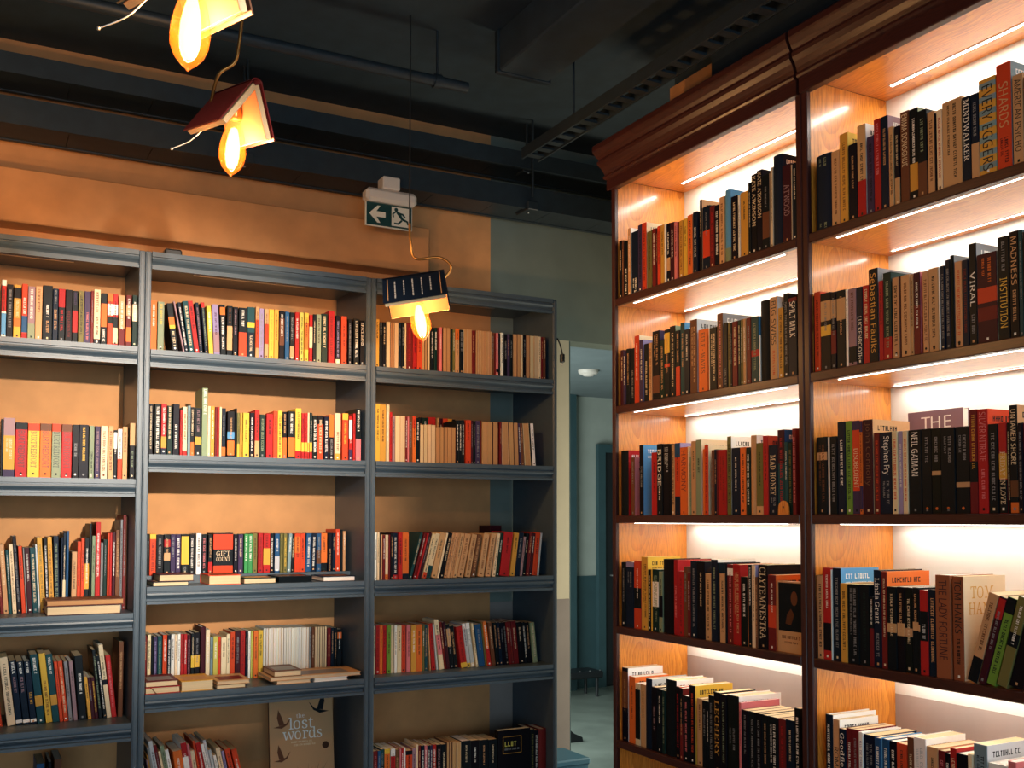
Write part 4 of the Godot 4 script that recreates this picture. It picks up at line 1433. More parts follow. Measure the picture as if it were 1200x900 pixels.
# one row per shelf: bookcase, shelf counted from the top, plane of the spines, height of the shelf, then the books in order:
# [place along the shelf, thickness, height, lean, colour, print (b band, t small lettering, T title, H title across, l emblem, s stripes, f front colour)]
var BOOK_ROWS := [
	["A", 1, -.018, 2.0554, [
		[.0866, .0022, .162, 0, "K", ""], [.0891, .0125, .177, 0, "W", "b:R:.45:.9 b:SB:.05:.42"], [.1032, .0174, .165, 0, "K", "t:GY:.2:.9"],
		[.1226, .0201, .166, 0, "GO", "b:K:.75:.95 b:Y:0:.22 t:C:.4:.72 b:O:.22:.38"], [.1447, .016, .171, 0, "RO", "b:B:.12:.42 t:W:.45:.75 b:R:0:.1"],
		[.162, .02, .165, 0, "MA", "t:W:.35:.95 b:SG:0:.3"], [.1833, .0185, .167, 0, "TN", "t:BR:.5:.95"], [.2038, .0273, .173, 0, "K", "t:W:.42:.65 t:TN:.15:.36"],
		[.2324, .0151, .166, 0, "N", "t:TN:.2:.6 t:GY:.7:.97"], [.2488, .0182, .167, 0, "K", "b:R:.65:1 t:R:.2:.6"], [.2684, .0197, .166, 0, "K", "t:DR:.1:.6"],
		[.289, .0153, .165, 0, "K", "b:R:.2:.62 t:P:.7:.97"], [.3064, .0161, .167, 0, "OL", "t:K"], [.3239, .0176, .167, 0, "P", "t:PK:.05:.6"],
		[.3424, .0083, .17, 0, "DR", ""], [.3518, .0188, .176, 0, "C", "b:K:0:.1 t:BR:.55:.95 t:K:.15:.5"], [.3726, .0175, .166, 0, "K", "b:O:.35:.8 t:W:.05:.3"],
		[.3918, .0158, .167, 0, "RO", "b:W:.58:.8 b:K:.42:.56 b:O:.85:1"], [.4086, .0145, .167, 0, "R", "b:W:.6:.8 b:K:.35:.55 b:C:.05:.35"],
		[.4263, .0174, .165, 0, "TN", "b:DR:0:.35"], [.4483, .0157, .168, 0, "DR", "b:TN:.6:.8 b:O:.1:.38"], [.4672, .014, .17, 0, "DG", "b:C:.5:.82 l:C"],
	]],
	["A", 2, -.018, 1.6295, [
		[.0954, .0061, .176, 0, "K", ""], [.1024, .0311, .181, 0, "GO", "b:MA:.7:1 b:P:0:.12 t:C:.3:.65"],
		[.1354, .0331, .168, 0, "R", "b:K:.87:1 T:K:BURT_REDFORT:.18:.85 l:K"], [.1701, .0324, .167, 0, "Y", "b:RO:.86:1 T:K:BURT_REDFORT:.18:.85 l:K"],
		[.2038, .0321, .168, 0, "O", "b:BR:.86:1 T:K:BURT_REDFORT:.18:.85 l:K"], [.2375, .026, .169, 0, "SG", "b:RO:.85:1 T:K:BURT_REDFORT:.18:.85 l:K"],
		[.2652, .0293, .168, 0, "R", "b:BR:.86:1 T:DR:BURT_REDFORT:.18:.85 l:K"], [.2965, .0183, .168, 0, "K", "t:GY:.4:.65 l:W"],
		[.3158, .0277, .169, 0, "K", "t:Y:.3:.95 l:GY"], [.3456, .0138, .167, 0, "SG", "t:K:.1:.5 l:W"], [.3621, .0152, .166, 0, "P", "t:MA l:W"],
		[.3794, .0195, .168, 0, "C", "t:BR l:BR"], [.4013, .0151, .168, 0, "TN", "t:BR"], [.4177, .0102, .156, 0, "K", "b:W:.62:.95"],
		[.43, .0131, .16, 0, "W", "b:RO:0:.4"], [.4448, .0142, .168, 0, "TN", "t:BR:.5:.9 l:K"], [.4664, .0153, .181, 0, "K", "b:TN:.6:1 t:SG:.2:.5 l:C"],
	]],
	["A", 3, -.15, 1.204, [
		[.1097, .0079, .152, -.083, "DR", ""], [.1186, .0134, .218, -.083, "TN", "t:C:.4:.9"], [.1338, .008, .2, -.075, "T", ""],
		[.1439, .0113, .218, -.075, "C", "t:BR"], [.1573, .011, .244, -.083, "K", "t:GY"], [.1702, .011, .212, -.075, "RO", ""],
		[.1822, .0034, .207, -.067, "GY", ""], [.1866, .0137, .207, -.067, "M", ""], [.2017, .0152, .207, -.067, "T", "t:C"], [.218, .0053, .217, -.067, "LGY", ""],
		[.2243, .0142, .24, -.067, "GO", "t:OL"], [.2395, .0102, .235, -.051, "K", "t:W"], [.2508, .0128, .24, -.051, "GO", "t:BR"],
		[.265, .0148, .243, -.035, "N", "t:SG"], [.2808, .0042, .238, 0, "N", ""], [.2861, .0088, .253, 0, "N", "b:C:.05:.4"], [.2959, .0073, .259, 0, "B", ""],
		[.313, .015, .192, 0, "TN", ""], [.3291, .0104, .225, 0, "RO", ""], [.3406, .0097, .236, 0, "RO", ""], [.3513, .0132, .236, 0, "K", "b:GO:.3:.65"],
		[.3656, .0059, .283, 0, "K", ""], [.3733, .0098, .243, 0, "SG", ""], [.3842, .0145, .288, 0, "R", ""], [.3998, .0075, .221, 0, "GY", ""],
		[.4084, .0107, .231, 0, "DG", ""], [.4205, .0064, .252, 0, "RO", ""], [.4276, .0072, .252, 0, "R", ""], [.4359, .0088, .254, 0, "M", ""],
		[.4457, .012, .262, 0, "BR", ""], [.4596, .0069, .296, 0, "GY", "t:K"], [.4679, .0097, .311, 0, "DR", ""], [.4763, .0057, .305, 0, "BR", ""],
	]],
	["A", 4, -.12, .8584, [
		[.1142, .0065, .182, -.114, "RO", ""], [.1347, .023, .214, -.13, "C", "t:K"], [.1595, .018, .201, -.122, "N", "t:W:.8:.98 t:MA:.5:.75 b:W:.03:.08"],
		[.1796, .0188, .199, -.122, "N", "t:W:.8:.98 t:MA:.5:.75 b:W:.03:.08"], [.2006, .0172, .198, -.122, "N", "t:W:.8:.98 t:GO:.3:.5 b:W:.03:.08"],
		[.2199, .0208, .218, -.122, "T", "t:W:.7:.95 b:GO:.25:.4"], [.2447, .0184, .22, -.122, "Y", "t:BR:.1:.6"],
		[.2642, .0193, .217, -.123, "T", "t:W:.7:.95 b:GO:.25:.4"], [.2846, .0097, .192, -.115, "RO", ""], [.2958, .0133, .192, -.115, "RO", "t:C"],
		[.3109, .0105, .19, -.099, "GY", ""], [.3254, .0113, .189, -.099, "MA", ""], [.34, .0234, .205, -.083, "K", "t:W:.4:.72"],
		[.3683, .0096, .137, -.115, "GO", ""], [.3784, .01, .135, -.115, "M", ""], [.3889, .01, .134, -.115, "M", "t:Y"], [.4007, .0097, .223, -.115, "K", "t:SG"],
		[.414, .0102, .203, -.131, "K", "t:W"], [.4247, .0135, .238, -.131, "C", "b:K:.45:.52"], [.4391, .0147, .202, -.115, "R", "t:PK"],
		[.4576, .0141, .243, 0, "BR", ""],
	]],
	["A", 5, -.1, .515, [
		[.2185, .0225, .222, 0, "B", ""], [.2517, .0096, .225, 0, "K", ""], [.2693, .021, .23, 0, "BR", ""],
	]],
	["B", 1, -.018, 2.0504, [
		[.5228, .02, .163, 0, "O", ""], [.5455, .0198, .162, 0, "SG", "t:Y:.5:.95 l:W"], [.5937, .0184, .16, -.133, "K", "b:O:.55:.72 b:Y:.48:.55 t:C:.1:.42 l:W"],
		[.6278, .0051, .171, -.202, "MA", ""], [.6339, .0103, .167, -.168, "N", "t:W l:W"], [.6456, .0171, .172, -.133, "T", "t:C l:W"],
		[.6647, .015, .175, -.142, "R", "l:W"], [.6803, .0105, .171, -.099, "N", "t:MA"], [.6974, .0106, .173, -.091, "N", "b:R:.9:1 t:SG"],
		[.7105, .0147, .163, -.065, "Y", ""], [.7266, .0199, .17, -.048, "V", "b:MA:.05:.45"], [.7493, .0171, .172, -.03, "K", "b:O:.8:.95 t:W:.1:.75"],
		[.769, .0176, .17, 0, "K", "b:TN:.12:.6 t:BR:.65:.95"], [.7891, .0157, .168, 0, "K", "t:MA:.45:.95 l:W"],
		[.8084, .0265, .168, 0, "K", "b:RO:0:.5 t:W:.6:.95"], [.8375, .0241, .173, 0, "T", "b:N:0:.5 b:Y:.6:.7 t:C:.1:.45"],
		[.8652, .0112, .176, 0, "TN", "b:RO:.2:.75"], [.8779, .015, .172, 0, "V", "t:GY"], [.896, .0134, .172, 0, "TN", "b:RO:.3:.7"],
		[.911, .0169, .172, 0, "Y", "t:GO"], [.9289, .0149, .173, 0, "GO", ""], [.9476, .0171, .171, 0, "K", "b:BR:.3:.85"], [.9674, .0147, .17, 0, "B", ""],
		[.9849, .0137, .169, 0, "K", "b:TN:.05:.3 t:GY:.4:.9 l:W"], [1.0024, .0138, .171, 0, "R", ""], [1.0201, .0128, .172, 0, "YG", "t:K"],
		[1.036, .0139, .172, 0, "Y", "b:O:.25:.8"], [1.0531, .0118, .167, 0, "R", "b:C:.3:.75"], [1.0667, .0101, .17, 0, "K", ""],
		[1.0788, .0166, .171, 0, "SG", ""], [1.0976, .0207, .175, 0, "DG", "t:C:.3:.95"], [1.1222, .0215, .188, 0, "R", "t:DR"],
		[1.1495, .0154, .173, 0, "K", "t:V b:C:.02:.1"], [1.1697, .02, .173, 0, "RO", ""], [1.1955, .0127, .165, 0, "K", "t:GY l:W"],
		[1.2159, .0202, .169, 0, "K", "t:W:.15:.95"], [1.2401, .0145, .164, 0, "K", "T:W:SPACE_BAND:.45:.95 l:W"],
	]],
	["B", 2, -.018, 1.7107, [
		[.524, .0121, .165, 0, "K", "t:C:.1:.95"], [.5409, .0191, .165, 0, "K", "t:W:.05:.95"], [.5618, .0168, .167, 0, "R", "b:GO:.14:.36 b:N:0:.13 l:W"],
		[.5807, .0154, .162, 0, "DG", "t:C:.3:.97"], [.5988, .02, .168, 0, "K", "t:W:.1:.6"], [.6212, .0076, .15, 0, "R", ""],
		[.6297, .0137, .161, 0, "C", "b:R:0:.1 t:BR:.3:.85"], [.645, .0089, .165, 0, "GB", ""], [.6548, .012, .161, 0, "K", "b:O:0:.28 t:C:.4:.95"],
		[.669, .0204, .159, 0, "K", "b:GO:.24:.4 t:MA:.5:.95"], [.6913, .0177, .227, 0, "SG", "t:W:.6:.98"], [.7099, .0091, .167, 0, "C", ""],
		[.7199, .0122, .167, 0, "GO", ""], [.7334, .0069, .165, 0, "DR", ""], [.7409, .0063, .166, 0, "R", ""], [.7482, .007, .166, 0, "C", ""],
		[.756, .0127, .162, 0, "N", "b:O:.02:.2"], [.7744, .0236, .153, 0, "K", "b:O:.04:.36 b:SB:.4:.55"], [.7999, .0061, .164, 0, "K", ""],
		[.8072, .0084, .15, 0, "OL", "b:Y:0:.3"], [.8169, .0074, .15, 0, "GO", ""], [.8272, .0207, .151, 0, "Y", ""], [.8498, .0143, .152, 0, "K", "t:W"],
		[.8667, .0154, .163, 0, "R", "b:TN:0:.35"], [.8837, .0184, .148, 0, "DG", "t:SG"], [.9058, .0226, .151, 0, "R", ""], [.9297, .0145, .162, 0, "RO", ""],
		[.9452, .0152, .164, 0, "Y", "t:K"], [.9625, .0136, .161, 0, "K", "b:O:0:.45 t:TN:.5:.95"], [.9816, .0241, .164, 0, "K", "b:O:.05:.45 t:W:.5:.95"],
		[1.0071, .0204, .175, 0, "Y", "b:R:0:.16"], [1.0289, .0096, .16, 0, "R", "b:Y:.16:.36"], [1.0395, .0103, .161, 0, "R", "b:Y:.16:.36"],
		[1.0508, .0061, .162, 0, "C", "b:Y:.16:.36 b:R:0:.15"], [1.0579, .0089, .162, 0, "DG", "b:Y:.16:.36 b:R:0:.15"], [1.0686, .0168, .154, 0, "K", "t:W"],
		[1.0864, .0212, .155, 0, "RO", "b:K:.8:1 t:C"], [1.1101, .0156, .152, 0, "N", "t:W"], [1.1282, .0167, .16, 0, "O", "b:K:0:.5 t:GY:.1:.45"],
		[1.1489, .0216, .166, 0, "C", "b:GO:0:.14 t:BR:.2:.6"], [1.177, .021, .167, 0, "RO", "b:Y:.86:1 t:Y:.3:.8"],
		[1.2013, .0115, .157, 0, "R", "b:W:.5:.92 b:P:0:.25"], [1.2161, .0086, .168, 0, "R", ""], [1.2261, .0194, .185, 0, "K", "b:PK:0:.42 t:W:.55:.97"],
	]],
	["B", 3, -.16, 1.313, [
		[.545, .0083, .138, 0, "K", ""], [.5542, .0197, .139, 0, "RO", "b:Y:.88:1 t:DR:.1:.8"], [.5749, .0239, .136, 0, "K", "t:GY"],
		[.6, .0206, .136, 0, "K", "b:R:.7:.88 b:TN:.36:.55"], [.6218, .016, .137, 0, "P", ""], [.639, .0161, .137, 0, "P", "t:W"],
		[.657, .025, .137, 0, "K", "b:Y:.25:.95 t:GY:.02:.2"], [.6839, .0172, .137, 0, "K", "t:W"], [.7062, .0167, .14, 0, "W", "t:K"],
		[.7245, .0168, .137, 0, "K", "t:PK"], [.7464, .0143, .136, 0, "K", "b:R:.05:.3"],
		[.7642, .0669, .141, 0, "K", "b:RO:.6:.97 b:RO:.02:.2 H:C:GIFT:.5 H:C:COUNT:.36"], [.8331, .0146, .136, 0, "K", ""], [.8497, .0164, .136, 0, "P", ""],
		[.8707, .0131, .137, 0, "G", "t:W:.3:.95"], [.8847, .0148, .137, 0, "G", "t:W:.3:.95"], [.9002, .0149, .139, 0, "OL", ""],
		[.9188, .0167, .14, 0, "R", "t:DR"], [.9374, .0236, .139, 0, "R", "b:GO:.2:.62 t:DR:.65:.95"], [.9623, .0124, .137, 0, "K", "t:W"],
		[.9785, .0169, .138, 0, "B", "b:LGY:.05:.42"], [.9974, .0101, .138, 0, "OL", ""], [1.0095, .0125, .138, 0, "OL", "t:Y"],
		[1.0234, .0119, .138, .043, "GB", ""], [1.0381, .0077, .136, .025, "K", ""], [1.0498, .0204, .138, 0, "RO", "b:O:.5:.92"],
		[1.0705, .0173, .138, 0, "RO", ""], [1.0901, .0192, .138, .026, "B", "t:W"], [1.1103, .0168, .138, .026, "N", "t:W"],
		[1.1312, .0172, .138, 0, "B", "b:BR:.2:.55"], [1.1487, .022, .139, 0, "O", "b:K:0:.22"], [1.1741, .0142, .137, 0, "K", "t:TN:0:.6"],
		[1.1904, .0106, .139, 0, "N", ""], [1.2024, .0168, .153, 0, "RO", ""], [1.2213, .007, .151, 0, "K", ""], [1.2305, .0096, .146, 0, "TN", ""],
	]],
	["B", 4, -.19, .9418, [
		[.5463, .0086, .167, 0, "DR", ""], [.5568, .0109, .17, 0, "C", ""], [.5696, .0061, .167, 0, "K", ""], [.577, .0116, .163, 0, "P", "t:V"],
		[.5898, .0139, .164, 0, "T", "t:SG"], [.606, .014, .167, 0, "RO", ""], [.6222, .0101, .166, 0, "N", "t:W"], [.6336, .0111, .168, 0, "W", ""],
		[.6456, .0089, .167, 0, "C", ""], [.6555, .0089, .168, 0, "W", ""], [.6653, .0096, .167, 0, "R", ""], [.6758, .0106, .167, 0, "R", ""],
		[.6877, .0103, .163, 0, "M", "t:MA"], [.7, .0113, .167, 0, "K", "b:Y:.3:.55"], [.7122, .0164, .17, 0, "K", "b:Y:.3:.55"], [.7316, .0165, .188, 0, "M", "hb"],
		[.749, .0142, .178, 0, "C", ""], [.7645, .0088, .15, 0, "GB", ""], [.7746, .0156, .153, 0, "YG", ""], [.7923, .0082, .152, 0, "RO", ""],
		[.8018, .0175, .148, 0, "C", ""], [.8202, .011, .159, 0, "C", ""], [.8333, .0152, .166, 0, "RO", ""], [.8498, .0177, .17, 0, "M", ""],
		[.8685, .0164, .169, 0, "R", "t:DR"], [.8869, .0077, .165, 0, "N", ""], [.8956, .0077, .166, 0, "W", ""], [.9047, .006, .167, 0, "YG", ""],
		[.9146, .0155, .166, 0, "O", ""], [.9312, .0167, .167, 0, "Y", ""], [.9492, .0086, .173, 0, "pgW", ""], [.9584, .0082, .173, 0, "pgW", ""],
		[.9673, .0083, .172, 0, "pgW", ""], [.9762, .0086, .173, 0, "pgW", ""], [.9855, .0087, .172, 0, "pgW", ""], [.9948, .0087, .172, 0, "pgW", ""],
		[1.0041, .0087, .172, 0, "pgW", ""], [1.0135, .0084, .171, 0, "pgW", ""], [1.0225, .0087, .171, 0, "pgW", ""], [1.0319, .0084, .171, 0, "pgW", ""],
		[1.0409, .0084, .171, 0, "pgW", ""], [1.05, .0088, .17, 0, "pgW", ""], [1.0595, .0085, .17, 0, "pgW", ""], [1.0686, .0085, .17, 0, "pgW", ""],
		[1.0778, .0089, .17, 0, "pgW", ""], [1.0873, .0085, .169, 0, "pgW", ""], [1.0965, .0085, .169, 0, "pgW", ""], [1.1057, .0086, .169, 0, "pgW", ""],
		[1.1153, .0082, .169, 0, "GY", ""], [1.1256, .0097, .168, 0, "BR", ""], [1.1375, .0083, .169, 0, "pgC", ""], [1.1464, .0083, .169, 0, "pgC", ""],
		[1.1554, .0083, .169, 0, "pgC", ""], [1.1644, .0083, .168, 0, "pgC", ""], [1.1734, .008, .168, 0, "pgC", ""], [1.1835, .0129, .163, 0, "DR", ""],
		[1.1978, .011, .163, 0, "N", ""], [1.2099, .0111, .162, 0, "K", ""], [1.222, .0161, .156, 0, "K", "b:O:.78:.93"],
	]],
	["B", 5, -.06, .53, [
		[.5587, .0038, .207, -.18, "C", ""], [.563, .0039, .202, -.18, "K", ""], [.5674, .0039, .194, -.148, "MA", ""], [.5813, .0039, .212, -.197, "GO", ""],
		[.5857, .007, .238, -.197, "GY", ""], [.5934, .0128, .256, -.197, "LGY", ""], [.6072, .0098, .242, -.197, "DR", ""], [.6181, .0074, .221, -.197, "C", ""],
		[.6265, .012, .238, -.197, "SG", ""], [.6401, .0105, .223, -.198, "W", ""], [.6526, .0273, .213, -.149, "O", ""],
		[.6844, .018, .239, -.166, "W", "b:R:.8:1"], [.703, .0079, .233, -.166, "PK", ""], [.7115, .0124, .21, -.166, "C", ""],
		[.7316, .0068, .243, -.199, "RO", ""], [.7389, .0156, .236, -.199, "R", ""], [.7592, .0091, .231, -.216, "W", ""], [.7688, .0096, .243, -.216, "LGY", ""],
		[.7796, .0093, .209, -.216, "LGY", ""], [.7911, .0093, .189, -.216, "W", ""], [.8042, .0142, .212, -.216, "C", ""], [.8207, .0078, .201, -.217, "V", ""],
		[.8356, .0159, .206, -.234, "RO", ""], [.8573, .0176, .203, -.234, "RO", ""],
	]],
	["C", 1, -.02, 2.0504, [
		[1.2985, .0144, .175, 0, "GO", "t:K:.6:.95"], [1.3142, .0118, .166, 0, "K", "t:GY:.7:.97"], [1.327, .0122, .167, 0, "K", "l:W"],
		[1.3418, .0129, .17, 0, "pgC", ""], [1.3556, .005, .169, 0, "pgT", ""], [1.3616, .0106, .168, 0, "pgT", ""], [1.3735, .013, .17, 0, "pgC", ""],
		[1.3892, .0097, .171, 0, "N", ""], [1.3998, .0107, .172, 0, "K", "t:GY:.5:.9"], [1.4126, .0054, .17, 0, "C", ""], [1.4193, .025, .173, 0, "DR", "t:R"],
		[1.4452, .016, .17, 0, "R", ""], [1.4622, .0177, .172, 0, "RO", ""], [1.4812, .0099, .17, 0, "pgT", ""], [1.4918, .0103, .171, 0, "pgT", ""],
		[1.5028, .0097, .172, 0, "pgC", ""], [1.5162, .0135, .164, 0, "K", "t:W:.3:.9"], [1.5307, .0111, .165, 0, "DG", "t:W:.5:.9"],
		[1.5438, .0066, .166, 0, "DR", ""], [1.5515, .0101, .168, 0, "PK", ""], [1.5647, .0154, .169, 0, "pgT", ""], [1.5807, .0151, .17, 0, "pgT", ""],
		[1.5997, .006, .166, 0, "DG", ""], [1.6067, .0085, .165, 0, "OL", ""], [1.6166, .0163, .17, 0, "TN", "b:O:.75:1"],
		[1.6342, .0153, .166, 0, "K", "t:GY:.5:.95"], [1.6514, .0161, .17, 0, "pgT", ""], [1.6685, .0162, .171, 0, "pgT", ""], [1.6863, .0135, .168, 0, "DR", ""],
		[1.7011, .0104, .17, 0, "pgT", ""], [1.7122, .0104, .17, 0, "pgT", ""], [1.7233, .0105, .17, 0, "pgT", ""], [1.7344, .0105, .17, 0, "pgT", ""],
		[1.7455, .0109, .17, 0, "pgT", ""], [1.7571, .0109, .171, 0, "pgT", ""], [1.769, .012, .168, 0, "BR", ""], [1.783, .005, .167, 0, "DR", ""],
		[1.7894, .0092, .168, 0, "PK", "b:K:.1:.16"], [1.8, .0061, .167, 0, "K", ""], [1.8078, .0121, .17, 0, "W", "t:K:.3:.95"], [1.8237, .0122, .166, 0, "K", ""],
		[1.8369, .0115, .167, 0, "P", ""], [1.8494, .0115, .168, 0, "K", ""], [1.8637, .0159, .17, 0, "pgT", ""], [1.8806, .0163, .171, 0, "pgT", ""],
		[1.8991, .0069, .171, 0, "C", ""], [1.9074, .0113, .17, 0, "K", ""], [1.9197, .0172, .17, 0, "pgT", ""], [1.938, .0173, .17, 0, "pgC", ""],
		[1.9563, .0173, .171, 0, "pgC", ""], [1.9758, .0108, .17, 0, "C", ""], [1.9879, .0086, .169, 0, "DR", ""], [1.9976, .0101, .169, 0, "BR", ""],
	]],
	["C", 2, -.02, 1.7107, [
		[1.3007, .0169, .207, 0, "Y", ""], [1.3185, .0229, .206, 0, "GO", ""], [1.3432, .0115, .207, 0, "C", ""], [1.3557, .0097, .18, 0, "R", "t:DR"],
		[1.3662, .0094, .166, 0, "MA", ""], [1.3765, .0188, .168, 0, "pgC", ""], [1.3963, .0192, .169, 0, "pgC", ""], [1.4164, .0085, .167, 0, "DR", ""],
		[1.4259, .0063, .167, 0, "PK", ""], [1.4335, .0105, .169, 0, "BR", ""], [1.4449, .0128, .17, 0, "O", "b:RO:.75:1"], [1.4596, .0141, .163, 0, "K", ""],
		[1.4749, .0145, .14, 0, "pgC", ""], [1.49, .0142, .141, 0, "pgC", ""], [1.5048, .0146, .142, 0, "pgC", ""], [1.52, .015, .141, 0, "pgC", ""],
		[1.5402, .015, .134, 0, "pgT", ""], [1.5558, .0151, .135, 0, "pgT", ""], [1.5715, .0151, .136, 0, "pgT", ""], [1.5873, .0155, .136, 0, "pgT", ""],
		[1.6035, .0153, .136, 0, "pgT", ""], [1.6207, .0113, .163, 0, "K", "t:W:.3:.9"], [1.633, .0117, .164, 0, "K", "t:W:.3:.9"],
		[1.6457, .0097, .165, 0, "K", "t:W:.2:.9"], [1.6621, .0209, .166, 0, "RO", ""], [1.6839, .0076, .165, 0, "M", ""], [1.6925, .0093, .164, 0, "K", ""],
		[1.7028, .018, .165, 0, "P", "t:GY"], [1.7217, .0052, .167, 0, "DR", ""], [1.7307, .0205, .163, 0, "pgT", ""], [1.7523, .0206, .163, 0, "pgT", ""],
		[1.7767, .0215, .164, 0, "pgT", ""], [1.8048, .0085, .165, 0, "DR", ""], [1.8172, .0263, .166, -.021, "pgT", ""], [1.848, .0197, .165, -.031, "pgT", ""],
		[1.8688, .0194, .165, -.031, "pgT", ""], [1.8918, .0088, .164, -.05, "P", ""], [1.901, .0116, .164, -.05, "BR", ""], [1.9174, .0251, .165, -.07, "pgT", ""],
		[1.9446, .0055, .165, -.07, "K", ""], [1.9512, .0132, .166, -.07, "W", ""],
	]],
	["C", 2, -.2, 1.7107, [
		[1.5488, .0115, .186, 0, "K", ""], [1.5613, .0227, .186, 0, "DG", ""], [1.5853, .0311, .189, 0, "R", ""], [1.6242, .0086, .188, 0, "TN", ""],
		[1.6338, .0135, .187, 0, "M", ""], [1.6483, .0197, .187, 0, "RO", ""], [1.67, .0171, .186, 0, "GO", ""], [1.6884, .0136, .185, 0, "K", ""],
	]],
	["C", 3, -.02, 1.285, [
		[1.3013, .0077, .17, 0, "W", ""], [1.3105, .0083, .17, 0, "C", ""], [1.32, .0033, .165, 0, "K", ""], [1.3242, .0066, .162, 0, "TN", ""],
		[1.3316, .0096, .161, 0, "DR", ""], [1.3421, .0105, .161, 0, "C", "b:O:0:.12"], [1.354, .0066, .162, 0, "DR", ""], [1.3619, .0099, .168, 0, "K", ""],
		[1.373, .0163, .168, 0, "N", "t:W b:R:0:.1"], [1.392, .0155, .169, 0, "R", ""], [1.4084, .0235, .169, 0, "O", "b:N:0:.12"],
		[1.4341, .0098, .173, .26, "T", ""], [1.4506, .0101, .172, .26, "DR", ""], [1.462, .0066, .171, .261, "R", ""], [1.4697, .0111, .174, .261, "M", ""],
		[1.4861, .0133, .166, .243, "C", "t:K b:RO:0:.14"], [1.5007, .0173, .168, .243, "C", "b:T:0:.28"], [1.5222, .0209, .17, .225, "TN", ""],
		[1.5455, .0074, .17, .226, "C", ""], [1.5565, .0136, .17, .226, "K", ""], [1.574, .0106, .169, .208, "TN", "t:BR"], [1.5852, .0097, .169, .208, "TN", ""],
		[1.5972, .0113, .168, .199, "TN", "t:BR"], [1.6091, .0145, .167, .199, "TN", ""], [1.627, .0245, .164, .2, "TN", "t:BR l:BR"],
		[1.6591, .0214, .162, .182, "TN", "t:BR l:BR"], [1.6846, .0165, .162, .173, "BR", "t:TN"], [1.7136, .0235, .163, .154, "TN", "t:BR l:BR"],
		[1.7446, .0202, .162, .155, "TN", "t:BR l:BR"], [1.7741, .0118, .165, .136, "C", "t:BR"], [1.7881, .0136, .167, .136, "DG", ""],
		[1.8056, .0382, .168, .117, "R", ""], [1.8497, .0191, .166, .128, "GO", ""], [1.8709, .0203, .167, .119, "N", ""], [1.8942, .0086, .151, .119, "MA", ""],
		[1.9049, .0129, .164, .11, "K", ""], [1.9194, .0123, .167, .11, "DR", ""], [1.9331, .0112, .165, .11, "M", ""], [1.9476, .0203, .167, .101, "RO", ""],
		[1.9702, .007, .165, .101, "LGY", ""],
	]],
	["C", 3, -.23, 1.285, [
		[1.8704, .0516, .193, 0, "M", ""],
	]],
	["C", 4, -.07, .9418, [
		[1.3168, .0089, .174, 0, "C", ""], [1.327, .0142, .176, 0, "R", "t:DR"], [1.3421, .0115, .176, 0, "O", ""], [1.3545, .0125, .174, 0, "R", ""],
		[1.371, .0138, .174, 0, "LG", ""], [1.3857, .0075, .174, 0, "C", ""], [1.3986, .0098, .173, 0, "W", ""], [1.4093, .0164, .171, 0, "C", ""],
		[1.4269, .0146, .171, 0, "RO", ""], [1.4466, .0156, .172, 0, "PK", ""], [1.4641, .0205, .17, 0, "GO", ""], [1.4856, .0216, .172, 0, "O", ""],
		[1.5107, .0078, .169, 0, "OL", ""], [1.5194, .0104, .169, 0, "T", ""], [1.5407, .0038, .17, -.062, "TN", ""], [1.5483, .0156, .173, -.081, "R", ""],
		[1.5675, .0063, .17, -.1, "LGY", ""], [1.5806, .0177, .187, -.138, "C", "b:PK:.3:.7"], [1.5989, .0095, .178, -.119, "DR", ""],
		[1.6094, .0122, .177, -.119, "M", ""], [1.6237, .0146, .167, -.119, "K", "b:TN:.5:.9"], [1.6403, .0146, .16, -.119, "K", ""],
		[1.6688, .0251, .157, -.148, "R", "b:Y:0:.12 t:DR"], [1.6961, .0133, .167, -.148, "LGY", "b:Y:0:.1 b:W:.87:1"],
		[1.7116, .0151, .169, -.148, "LGY", "b:C:0:.1 b:W:.87:1"], [1.7323, .0083, .167, -.138, "C", ""], [1.7427, .0256, .161, -.119, "B", ""],
		[1.7716, .006, .169, -.119, "OL", ""], [1.7814, .0146, .171, -.139, "O", "b:R:0:.4"], [1.8004, .0155, .167, -.12, "BR", ""],
		[1.818, .0138, .165, -.1, "K", ""], [1.834, .0121, .164, -.1, "N", ""], [1.8482, .0121, .163, -.1, "K", ""], [1.8614, .0104, .163, -.1, "K", "t:GY"],
		[1.8732, .0122, .165, -.1, "DR", ""], [1.8872, .0083, .165, -.1, "DR", ""], [1.8972, .0205, .166, -.1, "DR", ""], [1.92, .0232, .161, -.1, "K", ""],
		[1.9454, .0124, .16, -.1, "K", "t:W"], [1.96, .0161, .158, -.1, "K", ""], [1.982, .018, .157, -.1, "SG", "t:C"],
	]],
	["C", 5, -.05, .5, [
		[1.3121, .0167, .172, 0, "DR", "t:PK"], [1.3297, .01, .172, 0, "B", ""], [1.3406, .0137, .176, 0, "T", "b:K:.6:.7"],
		[1.3556, .0207, .175, 0, "Y", "b:O:.6:.9"], [1.3791, .017, .174, 0, "W", "b:R:.5:.85"], [1.3973, .0146, .169, 0, "BR", ""],
		[1.4132, .006, .171, 0, "PK", ""], [1.4201, .0086, .171, 0, "R", "t:W"], [1.4297, .0067, .173, 0, "W", ""], [1.4376, .0253, .161, 0, "RO", "b:K:.9:1"],
		[1.4639, .0135, .168, 0, "MA", ""], [1.4793, .0071, .179, 0, "C", ""], [1.4874, .0094, .175, 0, "DR", ""], [1.4987, .0127, .173, 0, "N", "t:W"],
		[1.5127, .0101, .172, 0, "PK", "t:W"], [1.5237, .0105, .171, 0, "N", "t:W"], [1.5355, .0085, .17, 0, "P", "t:W"], [1.5453, .0128, .172, 0, "R", "t:W"],
